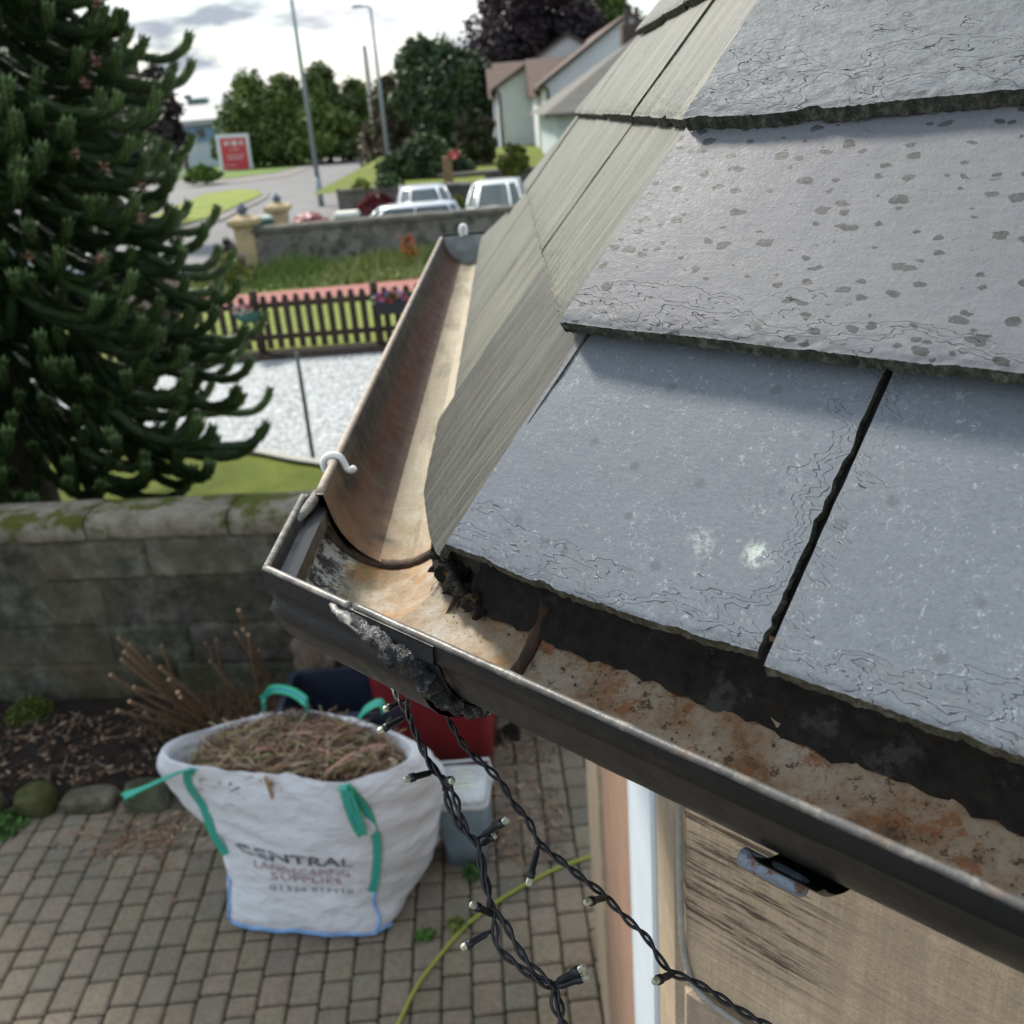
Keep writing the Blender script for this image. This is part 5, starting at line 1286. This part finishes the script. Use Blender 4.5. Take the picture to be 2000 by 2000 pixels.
tree('bush', 760, 338, 31, 60, 362, [(.05, .09, .025)], 900, 'low rounded green shrub at the far end of the middle stone wall', 16, .08, 'dome', None, trunk=False, cat='bush')
tree('bush', 705, 348, 31, 40, 366, [(.16, .20, .03)], 500, 'small yellow-green shrub on the corner of the middle stone wall', 17, .08, 'dome', None, trunk=False, cat='bush')
tree('bush', 735, 372, 27, 90, 415, [(.14, .018, .022), (.09, .015, .018)], 1800, 'deep red leaved bush behind the green bin', 18, .08, 'dome', None, trunk=False, cat='bush')
tree('bush', 893, 378, 27, 30, 425, [(.10, .12, .02)], 700, 'narrow yellow-green bush between the silver and white cars', 19, .07, 'round', None, trunk=False, cat='bush')
tree('bush', 448, 492, 19.6, 95, 566, [(.17, .19, .03), (.10, .13, .025)], 2600, 'yellow-green bush at the left end of the grass strip', 20, .05, 'dome', None, zb=0, trunk=False, cat='bush')
tree('bush', 448, 465, 20.6, 70, 530, [(.05, .032, .036), (.30, .24, .26), (.05, .03, .03)], 1400, 'dark leaved bush with pale pink blooms under the gate pillar', 21, .05, 'dome', None, zb=0, trunk=False, cat='bush')
# long grass and weeds in front of the rubble wall
rs = random.Random(44); mb = MB()
for k in range(9000):
    X = rs.uniform(-6.3, .6); Yv = rs.uniform(18.6, 21.6); hgt = rs.uniform(.12, .42) * (.5 + .8 * abs(noise.noise(Vector((X * .8, Yv * .5, 0))))) * (1.3 if Yv > 20 else .7); w_ = .02
    cc = rs.choice([(.13, .19, .03), (.20, .23, .06), (.10, .15, .03), (.34, .33, .15)] if noise.noise(Vector((X * .6, 3, 0))) > -.1 else [(.10, .17, .03), (.07, .13, .03), (.16, .21, .04)])
    a = rs.uniform(0, 3.14); b_ = Vector((math.cos(a) * w_, math.sin(a) * w_, 0)); p = Vector((X, Yv, 0)); mb.poly([p - b_, p + b_, p + Vector((rs.uniform(-.1, .1), rs.uniform(-.1, .1), hgt))], 0, cc)
for k in range(60):
    p = yp(795 + rs.gauss(0, 8), 490 + rs.gauss(0, 14), 20.5); mb.poly([p, p + Vector((.05, 0, 0)), p + Vector((.05, 0, .05)), p + Vector((0, 0, .05))], 0, (.55, .13, .03))
tag(mb.build('long_grass', M_leaf), 'rough long grass and weeds in front of the rubble wall', 'grass', kind='stuff')
# rubble wall along the street, with gate pillars
M_rub = NM('rubble_stone', .95, 0, .2); v = M_rub.co(); cell = M_rub.vor(M_rub.warp(v, 4, .08), 4.5, out='Color'); cd_ = M_rub.vor(M_rub.warp(v, 4, .08), 4.5, 'DISTANCE_TO_EDGE')
c = M_rub.ramp(cell, [(.2, (.10, .095, .085)), (.5, (.17, .16, .145)), (.8, (.27, .25, .23))]); c = M_rub.mix(M_rub.ramp(cd_, [(.02, .8), (.08, 0)]), c, (.22, .20, .18))
c = M_rub.mix(M_rub.ramp(M_rub.noise(v, 2.4, 5, .7), [(.45, 0), (.7, .6)]), c, (.07, .07, .05)); M_rub.col(c); M_rub.bump(M_rub.noise(v, 14, 6, .7), .03); M_rub = M_rub.m
M_rub2 = plain('dark_coping', (.10, .095, .08), .95, var=.4, scale=4, bump=.02)
def lwall(name, p0, p1, z0, z1, th, lab, mats, cope=.12, segs=30):
    p0, p1 = Vector((*p0, 0)), Vector((*p1, 0)); d = (p1 - p0); L = d.length; d.normalize(); n = Vector((-d.y, d.x, 0)); M = Matrix(((d.x, n.x, 0, p0.x), (d.y, n.y, 0, p0.y), (0, 0, 1, 0), (0, 0, 0, 1)))
    r = empty(name, (p0.x, p0.y, z0), lab, 'wall'); mb = MB(); mb.box((0, 0, z0 - .1), (L, th, z1 - cope), 0, M); part(mb, 'stonework', mats[0], r)
    mb = MB(); rows_ = []
    for i in range(segs + 1):
        X = L * i / segs; rows_.append([M @ Vector((X, u, w + .02 * noise.noise(Vector((X * 1.5, u, w))))) for u, w in ((-.04, z1 - cope), (-.04, z1 - .05), (.03, z1), (th - .03, z1), (th + .04, z1 - .05), (th + .04, z1 - cope))])
    g = mb.grid(rows_); mb.face(g[0]); mb.face(list(reversed(g[-1]))); part(mb, 'coping', mats[1], r, True); return r
a = yp(492, 450, 21.95); b_ = yp(985, 412, 21.95)
lwall('rubble_wall', (a.x, 21.9), (9, 22.1), -.05, a.z + .06, .4, 'long grey rubble wall with flat coping in front of the parked cars', (M_rub, M_rub2), .13)
M_ochre = plain('ochre_sandstone', (.42, .33, .19), .9, var=.25, scale=6); M_fin = plain('blue_grey_finial', (.10, .13, .18), .7, var=.3)
for (px, ycap, yfin, Y, wpx, lab) in ((476, 428, 395, 22.1, 50, 'ochre stone gate pillar with blue finial at the left end of the rubble wall'), (542, 402, 377, 25.5, 42, 'ochre stone gate pillar with blue finial, the farther one right of its twin')):
    c = yp(px, ycap, Y); w_ = wpx / 1849 * Y * .5 * 1.04; r = empty('gate_pillar', (c.x, Y, ZS), lab, 'pillar', 'gate pillars at the street')
    mb = MB(); mb.box((c.x - w_ * .72, Y - w_ * .72, ZS - .1), (c.x + w_ * .72, Y + w_ * .72, c.z - .16), 0, None, None, .03); part(mb, 'shaft', M_ochre, r)
    mb = MB(); rbox(mb, c.x, Y, c.z - .17, c.z - .10, w_ * 1.5, w_ * 1.5, w_ * 2.1, w_ * 2.1, rad=.03); rbox(mb, c.x, Y, c.z - .10, c.z + .0, w_ * 2.1, w_ * 2.1, w_ * 2.1, w_ * 2.1, rad=.04); rbox(mb, c.x, Y, c.z, c.z + .10, w_ * 2.0, w_ * 2.0, w_ * .7, w_ * .7, rad=.04, nz=2); part(mb, 'cap', M_ochre, r)
    t = yp(px, yfin, Y).z - c.z; mb = MB(); mb.lathe([(.05, .08), (.10, .10), (.06, .14), (.13, t * .5), (.11, t * .7), (.04, t * .85), (.03, t)], (c.x, Y, c.z), 12); part(mb, 'finial', M_fin, r, True)
# middle wall behind the cars and the darker wall below the houses
a = yp(652, 372, 31); b_ = yp(878, 338, 30)
lwall('rubble_wall', (a.x, 31.5), (b_.x + 1.0, 29.6), ZS, a.z, .4, 'shorter dark stone wall behind the silver car, with shrubs above it', (M_rub2, M_rub2), .1)
a = yp(900, 340, 34.5); lwall('rubble_wall', (a.x - .8, 34.6), (a.x + 8, 34.4), ZS, a.z + .05, .4, 'dark stone wall under the clipped ball shrub', (M_rub2, M_rub2), .1)
sheet('raised_garden', [(-5.6, 32.0), (0, 30.2), (0, 34.8), (12, 34.8), (12, 60), (-6, 60)], yp(700, 362, 33).z - .1, M_lawn)
# vehicles
M_carglass = NM('car_glass', .06, 0, .8); M_carglass.col((.05, .07, .07)); M_carglass = M_carglass.m
M_rim = plain('alloy', (.4, .4, .42), .35, .8); M_lampg = plain('headlamp_glass', (.7, .74, .78), .15); M_tail = plain('tail_lamp', (.45, .02, .025), .3)
def paint(name, c): m = NM(name, .30, .15, .6); m.col(c); m.b.inputs['Coat Weight'].default_value = .6; return m.m
def car(c, ang, mat, lab, L=4.2, Wd=1.74, H=1.46, suv=False, name='parked_car', white_roof=None):
    """side profile drawn along +x (front at +x), lofted across the width"""
    root = empty(name, c, lab, 'car', 'cars parked beyond the rubble wall'); Mx = Matrix.Translation(Vector(c)) @ Matrix.Rotation(ang, 4, 'Z')
    hb_ = H * .60
    lower = [(-L / 2, .35), (-L / 2 - .02, .60), (-L / 2 + .04, hb_ + .02), (-L * .30, hb_ + .05), (0, hb_ + .02), (L * .22, hb_), (L * .40, hb_ - .10), (L / 2 - .05, hb_ - .24), (L / 2, .50), (L / 2 - .03, .28)]
    def yw(x, z): return Wd / 2 * (1 - .16 * abs(x / (L / 2)) ** 5) * (1 - .06 * max(0, z - .6))
    mb = MB(); rows_ = []
    for i in range(25):
        x = -L / 2 + L * i / 24; zt = None
        up = [(x_, z_) for x_, z_ in lower if True]
        top_pts = sorted([(-L / 2 - .02, .62)] + lower[2:8] + [(L / 2 + .001, .52)]); zt = interp(top_pts, x) if x > top_pts[0][0] else .62
        e_ = abs(x) / (L / 2); zb_ = .22 + (.10 * max(0, e_ - .85) / .15)
        w_ = yw(x, .5) * (1 if e_ < .99 else .93)
        rows_.append([Mx @ Vector((x, y, z)) for y, z in ((-w_ * .90, zb_), (-w_, .40), (-w_ * 1.005, .62), (-w_ * .97, zt - .05), (-w_ * .90, zt), (0, zt + .03), (w_ * .90, zt), (w_ * .97, zt - .05), (w_ * 1.005, .62), (w_, .40), (w_ * .90, zb_))])
    g = mb.grid(rows_); mb.face(g[0]); mb.face(list(reversed(g[-1]))); body = part(mb, 'body', mat, root, True)
    # greenhouse
    xs = [(-L * .46, -L * .40), (-L * .30, -L * .28), (L * .02, .0), (L * .24, L * .07)] if not suv else [(-L * .47, -L * .43), (-L * .30, -L * .30), (0, 0), (L * .26, L * .12)]
    gl = MB(); N = 12; rows_ = []
    xb0, xb1 = xs[0][0], xs[3][0]; xt0, xt1 = xs[0][1], xs[3][1]
    bw, tw = Wd / 2 * .90, Wd / 2 * .70
    for q in range(6):
        t = q / 5; x0, x1 = lerp(xb0, xt0, t ** 1.1), lerp(xb1, xt1, t); w_ = lerp(bw, tw, t ** 1.3); z = lerp(hb_ - .02, H - .05, t); r_ = []
        for (x, y) in ((x1, -w_ * .6), (x1, w_ * .6), (x1 - .22, w_), (lerp(x0, x1, .5), w_ * 1.02), (x0 + .18, w_ * .97), (x0, w_ * .6), (x0, -w_ * .6), (x0 + .18, -w_ * .97), (lerp(x0, x1, .5), -w_ * 1.02), (x1 - .22, -w_)): r_.append(Mx @ Vector((x, y, z)))
        rows_.append(r_)
    gl.grid(rows_, 0, True); part(gl, 'window', M_carglass, root, True)
    rf = MB(); top = rows_[-1]; ctr = Mx @ Vector(((xt0 + xt1) / 2, 0, H))
    r0_ = [p + (p - ctr) * .02 + Vector((0, 0, -.02)) for p in top]; r1_ = [p + Vector((0, 0, .02)) for p in top]; r2_ = [ctr.lerp(p, .6) + Vector((0, 0, 0)) for p in top]
    for p in r2_: p.z = c[2] + H - .004
    g = rf.grid([r0_, r1_, r2_], 0, True); rf.face(g[-1])
    for a_ in (0, 1, 2, 3, 4, 5, 6, 7, 8, 9):
        P = [rows_[k][a_] for k in range(6)]; cc = [(p - ctr) * 1.006 + ctr for p in P]; rf.tube([Vector((q.x, q.y, p.z)) for q, p in zip(cc, P)], .030 if a_ not in (3, 8) else .022, 5)
    part(rf, 'roof', white_roof or mat, root, True)
    for sx in (-1, 1):
        for sy in (-1, 1):
            M2 = Matrix.Rotation(ang, 4, 'Z') @ Matrix.Rotation(R(90), 4, 'X'); p = Mx @ Vector((sx * L * .31, sy * (Wd / 2 - .10), .31))
            w_ = MB(); w_.lathe([(.10, -.10), (.29, -.105), (.31, -.06), (.31, .06), (.29, .105), (.10, .10)], p, 18, 0, M2); wh_ = part(w_, 'wheel', M_tyre, root, True)
            w_ = MB(); w_.lathe([(.02, -.108), (.19, -.108), (.20, 0), (.19, .108), (.02, .108)], p, 14, 0, M2); sub(w_, 'rim', M_rim, wh_, True)
    for sy in (-1, 1):
        h_ = MB(); h_.box((L / 2 - .10, sy * Wd * .36 - .17, hb_ - .30), (L / 2 + .012, sy * Wd * .36 + .17, hb_ - .17), 0, Mx, None, .03); part(h_, 'headlight', M_lampg, root)
        h_ = MB(); h_.box((-L / 2 - .03, sy * Wd * .40 - .10, hb_ - .22), (-L / 2 + .12, sy * Wd * .40 + .10, hb_ + .02), 0, Mx, None, .03); part(h_, 'tail_light', M_tail, root)
        h_ = MB(); h_.box((L * .19, sy * (Wd / 2 + .10) - .07, hb_ + .0), (L * .22, sy * (Wd / 2 + .10) + .07, hb_ + .12), 0, Mx, None, .02); part(h_, 'mirror', mat, root)
    h_ = MB(); h_.box((L / 2 - .01, -.26, .40), (L / 2 + .02, .26, .51), 0, Mx); part(h_, 'number_plate', M_lampg, root)
    return root
M_wcar = paint('white_car_paint', (.74, .78, .78)); M_scar = paint('silver_car_paint', (.60, .64, .70)); M_bcar = paint('pale_blue_car_paint', (.42, .52, .74))
p = yp(825, 470, 21); q_ = gp(762, 400, 2.1); car((q_.x, q_.y, ZS), R(182), M_bcar, 'pale blue and silver car seen side on just over the rubble wall', H=1.50, white_roof=M_scar)
ZP = ZS + .24; tag(sheet('parking_area', [(-7, 25.3), (9, 25.3), (9, 31.3), (-7, 31.3)], ZP - .01, M_asphalt)); q_ = yp(826, 362, 28.6); car((q_.x, q_.y, ZP), R(-84), M_scar, 'rounded silver car behind the pale blue one', H=1.50)
q_ = yp(966, 349, 28.4); car((q_.x, q_.y, ZP), R(-95), M_wcar, 'white car facing the house, at the roof edge', H=1.50)
car((yp(15, 380, 26).x - .3, 27, ZS), R(10), M_wcar, 'white and blue car glimpsed through the monkey puzzle tree at far left', H=1.5)
car((yp(865, 340, 46).x, 46, yp(865, 340, 46).z - 1.2), R(5), M_scar, 'distant pale car behind the wooden post', H=1.45)
# bins by the cars
c = yp(678, 421, 25); r = empty('garden_bin', (c.x, 25, ZS), 'green wheelie bin with a pale lid left of the blue car', 'wheelie bin')
mb = MB(); rbox(mb, c.x, 25, ZS, c.z, .50, .5, .60, .6, rad=.05); part(mb, 'body', plain('green_bin', (.03, .09, .05), .6), r)
mb = MB(); rbox(mb, c.x, 25, c.z + .002, c.z + .10, .62, .7, .54, .6, rad=.05); part(mb, 'lid', plain('cream_lid', (.62, .62, .55), .5), r)
c = yp(372 + 140, 428, 23.5); r = empty('garden_bin', (c.x, 23.5, ZS), 'green lidded bin between the two gate pillars', 'wheelie bin')
mb = MB(); rbox(mb, c.x, 23.5, ZS, c.z, .40, .4, .45, .45, rad=.05); part(mb, 'body', plain('green_bin_dark', (.03, .08, .06), .6), r)
mb = MB(); rbox(mb, c.x, 23.5, c.z + .002, c.z + .06, .47, .5, .40, .45, rad=.05); part(mb, 'lid', plain('pale_green_lid', (.30, .42, .36), .5), r)
crumple('tarpaulin_heap', tuple(yp(606, 436, 24.5)), .42, .35, .22, plain('dark_red_tarpaulin', (.17, .02, .03), .5, var=.3), 'low dark red covered heap just over the rubble wall', 'covered heap', fr=5, amp=.35, n=16)
# wooden post with flowers
c = yp(872, 305, 31.5); r = empty('timber_post', (c.x, 31.5, ZS), 'thick weathered timber post with a red flower basket behind the cars', 'post')
mb = MB(); mb.box((c.x - .15, 31.35, ZS), (c.x + .15, 31.65, c.z), 0, None, None, .02); part(mb, 'post', plain('weathered_timber', (.20, .125, .07), .85, var=.35), r)
mb = MB(); flowers(mb, c + Vector((.25, -.1, -.05)), .2, .15, .22, 90, [(.6, .06, .06), (.7, .2, .18), (.05, .1, .03)], .05, 6); part(mb, 'flower_basket', M_leaf, r)
# lamp posts, telegraph pole, sign
M_galv = plain('galvanised_steel', (.28, .33, .35), .5, .3, var=.1); M_pole = plain('creosoted_pole', (.075, .062, .052), .9, var=.3)
def lamp(px, ybase, Y, ytop, arm, lab, r0=.10):
    b0 = yp(px, ybase, Y); root = empty('lamp_post', (b0.x, Y, ZS), lab, 'lamp post', 'lamp posts along the road')
    top = ytop; mb = MB(); mb.tube([(b0.x, Y, ZS), (b0.x, Y, ZS + 1.3)], r0 * 1.25, 12); mb.tube([(b0.x, Y, ZS + 1.3), (b0.x, Y, top)], [r0, r0 * .62], 12)
    mb.tube([(b0.x, Y, top), (b0.x + arm * .3, Y, top + .12), (b0.x + arm, Y, top + .15)], r0 * .4, 8); part(mb, 'column', M_galv, root, True)
    mb = MB(); rbox(mb, b0.x + arm * 1.25, Y, top + .08, top + .22, .70, .26, .5, .2, rad=.05); part(mb, 'lamp_head', M_galv, root)
b0 = gp(628, 402, 3.6); lamp(628, 402, b0.y, HC + 7.4, -.8, 'nearer tall grey lamp post standing at the kerb, cut off by the top edge', .115)
Y2 = 62; lamp(745, 200, Y2, yp(727, 12, Y2).z - .1, -.6, 'farther grey lamp post whose head shows against the clouds', .13)
b0 = gp(372, 358, 3.6); mb = MB(); zt = yp(338, 130, b0.y).z; mb.tube([(b0.x, b0.y, ZS), (b0.x, b0.y, zt)], [.17, .12], 10)
tag(mb.build('telegraph_pole', M_pole, None, True), 'dark wooden telegraph pole in front of the blue warehouse', 'pole')
c = yp(722, 180, 88); mb = MB(); mb.tube([(c.x, 88, ZS), (c.x, 88, yp(718, 88, 88).z)], [.24, .20], 12); tag(mb.build('chimney_stack', plain('buff_stack', (.36, .33, .30), .8), None, True), 'slim buff chimney stack just left of the farther lamp post', 'chimney')
# red board
Ys = gp(458, 333, 3.6).y; c = yp(458, 300, Ys); KS = Ys / 50; r = empty('sign_board', (c.x, Ys, ZS), 'red board with a white border and white lettering on the verge', 'sign')
M_sw = plain('sign_white', (.66, .68, .72), .5, var=.05); M_sr = plain('sign_red', (.56, .045, .060), .5, var=.08)
Ms = Matrix.Translation(c) @ Matrix.Rotation(R(2), 4, 'Y') @ Matrix.Rotation(R(5), 4, 'Z') @ Matrix.Scale(KS, 4)
mb = MB(); mb.box((-.80, -.02, -.88), (.80, .02, .90), 0, Ms, None, .03); bd = part(mb, 'board', M_sw, r)
mb = MB(); mb.box((-.62, -.035, -.74), (.62, -.022, .72), 0, Ms); sub(mb, 'red_panel', M_sr, bd)
rs = random.Random(3)
for (z0, hh, x0, x1) in ((.36, .24, -.42, .45), (.16, .07, -.2, .25), (-.12, .07, -.35, .45), (-.26, .07, -.38, .40), (-.56, .06, -.5, .0)):
    mb = MB(); x = x0
    while x < x1:
        w_ = hh * rs.uniform(.45, .8); mb.box((x, -.046, z0), (min(x + w_ * .35, x1), -.036, z0 + hh), 0, Ms); mb.box((x, -.0465, z0 + hh * rs.choice([0, .4, .8])), (min(x + w_, x1), -.0365, z0 + hh * .2 + hh * rs.choice([0, .4, .8])), 0, Ms); x += w_ + hh * .25
    sub(mb, 'lettering', M_sw, bd)
for sx in (-.6, .6):
    mb = MB(); mb.box((c.x + sx * KS - .07, Ys + .06, ZS), (c.x + sx * KS + .07, Ys + .2, c.z + .6 * KS)); part(mb, 'leg', M_galv, r)
# blue warehouse with pale palisade fence
M_blue1 = plain('blue_cladding', (.17, .27, .40), .5, var=.12, scale=1.5); M_wht = plain('pale_cladding', (.46, .52, .56), .55, var=.1, scale=1.5); M_roofw = plain('pale_sheet_roof', (.30, .31, .31), .5, var=.12, scale=.5)
Yw = 118; c0 = yp(300, 350, Yw); c1 = yp(470, 345, Yw); ze = yp(380, 236, Yw).z; zm = yp(380, 279, Yw).z; zr = yp(400, 200, Yw + 14).z
r = empty('warehouse', ((c0.x + c1.x) / 2, Yw, ZS), 'blue and pale clad warehouse with a light sheet roof at the left', 'warehouse')
mb = MB(); xL = c0.x - 14; xR = c1.x - 1.5; mb.box((xL, Yw + .0, ZS), (xR, Yw + 28, zm), 0); part(mb, 'plinth_wall', M_wht, r)
mb = MB(); mb.box((xL - .05, Yw - .1, zm), (xR + .05, Yw + 28.1, ze), 0); up_ = part(mb, 'cladding', M_blue1, r)
mb = MB(); x = xL
while x < xR: mb.box((x, Yw - .16, zm + .05), (x + .10, Yw - .102, ze - .05)); x += .6
sub(mb, 'cladding_ribs', M_blue1, up_)
mb = MB(); mb.box((yp(385, 262, Yw).x, Yw - .2, zm + .5), (yp(400, 262, Yw).x, Yw - .12, zm + 1.4)); part(mb, 'window', M_glass, r)
mb = MB(); mb.poly([(xL - .5, Yw - .5, ze), (xR + .5, Yw - .5, ze), (xR + .5, Yw + 14, zr), (xL - .5, Yw + 14, zr)]); mb.poly([(xR + .5, Yw + 28.5, ze), (xL - .5, Yw + 28.5, ze), (xL - .5, Yw + 14, zr), (xR + .5, Yw + 14, zr)])
mb.poly([(xR, Yw, ze - .01), (xR, Yw + 28, ze - .01), (xR, Yw + 14, zr - .05)]); mb.box((xL - .5, Yw - .62, ze - .5), (xR + .5, Yw - .5, ze + .05)); part(mb, 'roof', M_roofw, r)
vx = yp(388, 195, Yw + 14).x; mb = MB(); mb.box((vx - 1.2, Yw + 13, zr - .1), (vx + 1.0, Yw + 15, zr + .5)); mb.box((vx - 1.6, Yw + 13.3, zr + .5), (vx - .8, Yw + 14, zr + 1.0)); part(mb, 'roof_vent', plain('vent_green', (.10, .16, .15), .6), r)
fe2 = empty('palisade_fence', (yp(345, 350, 92).x, 92, ZS), 'pale upright palisade gate beside the telegraph pole', 'fence')
mb = MB(); xa, xb = yp(300, 350, 92).x, yp(362, 350, 92).x; zt = yp(345, 300, 92).z; x = xa
while x < xb: mb.box((x, 92, ZS), (x + .10, 92.06, zt)); x += .22
for z in (.4, 1.8): mb.box((xa, 92.061, ZS + z), (xb, 92.12, ZS + z + .1))
part(mb, 'pales', M_wht, fe2)
# white gabled houses
M_rend = plain('white_render', (.58, .60, .61), .8, var=.06, scale=2); M_tile = plain('brown_roof_tile', (.085, .052, .040), .8, var=.25, scale=3); M_tiled = plain('dark_roof_edge', (.06, .045, .04), .8, var=.2); M_brick = plain('dark_brick', (.075, .055, .05), .85, var=.3, scale=8)
def gable_house(Y, xe, ye, xa, ya, lab, deep=16, rear=True, chim=True, wright=None):
    """gable end facing the camera: left eave seen at xe,ye and apex at xa,ya"""
    e_ = yp(xe, ye, Y); a_ = yp(xa, ya, Y); hw = a_.x - e_.x; r = empty('white_house', (a_.x, Y, ZS), lab, 'house', 'white gabled houses across the street')
    x0, x1 = e_.x, a_.x + hw; zr_ = a_.z - .12; ze_ = e_.z - .12
    mb = MB(); F4 = [(x0, ZS), (x1, ZS), (x1, ze_), (a_.x, zr_), (x0, ze_)]
    fr = [Vector((x, Y, z)) for x, z in F4]; bk = [Vector((x, Y + deep, z)) for x, z in F4]; mb.poly(fr); mb.poly(list(reversed(bk))); mb.grid([bk, fr], 0, True); part(mb, 'wall', M_rend, r)
    mb = MB(); t = .16; o = .35
    for sx in (-1, 1):
        ex = a_.x + sx * (hw + o); ez = ze_ - o * (zr_ - ze_) / hw
        A_ = [Vector((a_.x, yy, zr_ + t)) for yy in (Y - .25, Y + deep + .2)]; E_ = [Vector((ex, yy, ez + t)) for yy in (Y - .25, Y + deep + .2)]
        q = [A_[0], A_[1], E_[1], E_[0]]; lo = [p - Vector((0, 0, t + .02)) for p in q]; mb.poly(q if sx < 0 else list(reversed(q)), 0); mb.poly(lo, 1); mb.poly([E_[0], E_[1], lo[2], lo[3]], 1); mb.poly([A_[0], E_[0], lo[3], lo[0]], 1)
    rf_ = part(mb, 'roof', [M_tile, M_tiled], r)
    if rear:
        zr2 = yp(xe, ye - 45, Y + 9).z; xl = e_.x - .5; mb = MB(); mb.box((xl + .3, Y + 4, ZS), (a_.x + 3, Y + 14, ze_ - .3)); part(mb, 'rear_wing', M_rend, r)
        mb = MB(); mb.poly([(xl, Y + 3.6, ze_ - .5), (a_.x + 3, Y + 3.6, ze_ - .5), (a_.x + 3, Y + 9, zr2), (xl, Y + 9, zr2)]); mb.poly([(a_.x + 3, Y + 14.4, ze_ - .5), (xl, Y + 14.4, ze_ - .5), (xl, Y + 9, zr2), (a_.x + 3, Y + 9, zr2)]); mb.poly([(xl + .05, Y + 3.6, ze_ - .5), (xl + .05, Y + 9, zr2), (xl + .05, Y + 14.4, ze_ - .5)]); part(mb, 'rear_roof', M_tile, r)
    if chim:
        cx_ = a_.x + .35; mb = MB(); mb.box((cx_ - .45, Y + 3, zr_ - .8), (cx_ + .45, Y + 3.9, zr_ + 1.1), 0, None, None, .02); ch_ = sub(mb, 'chimney', M_brick, rf_)
    mb = MB(); px_ = x0 + .12; mb.tube([(px_, Y - .08, ZS), (px_, Y - .08, ze_ - .3), (px_ - .3, Y - .2, ze_)], .06, 8); part(mb, 'downpipe', M_tiled, r, True)
    return r, e_, a_
r1_, e1, a1 = gable_house(60, 970, 168, 1108, 64, 'left and farther white house with brown roof beside the purple beech', chim=False)
r2_, e2, a2 = gable_house(50, 1064, 158, 1228, 24, 'right and nearer white house with the chimney showing at the slate roof', chim=False)
mb = MB(); c = yp(1237, 60, 44); mb.box((c.x - .45, 44, c.z - 1.6), (c.x + .50, 45, c.z + .3), 0, None, None, .03)
for dx in (-.2, .22): mb.lathe([(.14, 0), (.11, .1), (.10, .55), (.13, .6)], (c.x + dx, 44.5, c.z + .3), 10)
# bungalow with hipped grey roof in front of them
Yb = 38; e_ = yp(1062, 224, Yb); tp_ = yp(1256, 62, Yb + 5); rb_ = empty('bungalow', (e_.x + 5, Yb, ZS), 'low house with a grey-brown hipped roof tucked behind the slate edge', 'house')
mb2 = MB(); mb2.box((e_.x + .5, Yb + .6, ZS), (e_.x + 12, Yb + 11, e_.z - .05)); part(mb2, 'wall', plain('pale_blue_wall', (.48, .55, .60), .7), rb_)
mb2 = MB(); A_ = Vector((e_.x, Yb, e_.z)); B_ = Vector((e_.x + 13, Yb, e_.z)); T1 = Vector((tp_.x, Yb + 5.5, tp_.z)); T2 = Vector((e_.x + 9, Yb + 5.5, tp_.z)); D_ = Vector((e_.x, Yb + 11.5, e_.z)); E_ = Vector((e_.x + 13, Yb + 11.5, e_.z))
for q in ([A_, B_, T2, T1], [D_, A_, T1], [E_, D_, T1, T2], [B_, E_, T2], [D_, E_, B_, A_]): mb2.poly(q)
mb2.tube([A_ + Vector((0, -.05, -.05)), B_ + Vector((0, -.05, -.05))], .07, 6); rfb = part(mb2, 'roof', plain('grey_brown_slates', (.105, .10, .09), .8, var=.2, scale=2), rb_)
sub(mb, 'chimney', M_brick, rfb)
mb2 = MB()
for k in range(3): mb2.box((e_.x + .9 + k * 1.6, Yb + .55, e_.z - 1.7), (e_.x + 2.0 + k * 1.6, Yb + .59, e_.z - .5))
part(mb2, 'window', M_glass, rb_)
# rising ground that closes the view behind the trees
mb = MB(); rows_ = []
for j in range(10):
    rows_.append([Vector((lerp(-260, 300, i / 40), 130 + j * 25, ZS - .5 + (j / 9) * (5 + 8 * max(0, (i - 16) / 24) + 3 * noise.noise(Vector((i * .3, j * .4, 0)))))) for i in range(41)])
mb.grid(rows_); tag(mb.build('hills', ground_mat('distant_hill', [(.3, (.04, .065, .025)), (.7, (.07, .10, .035))], .05, .2), None, True), kind='structure')
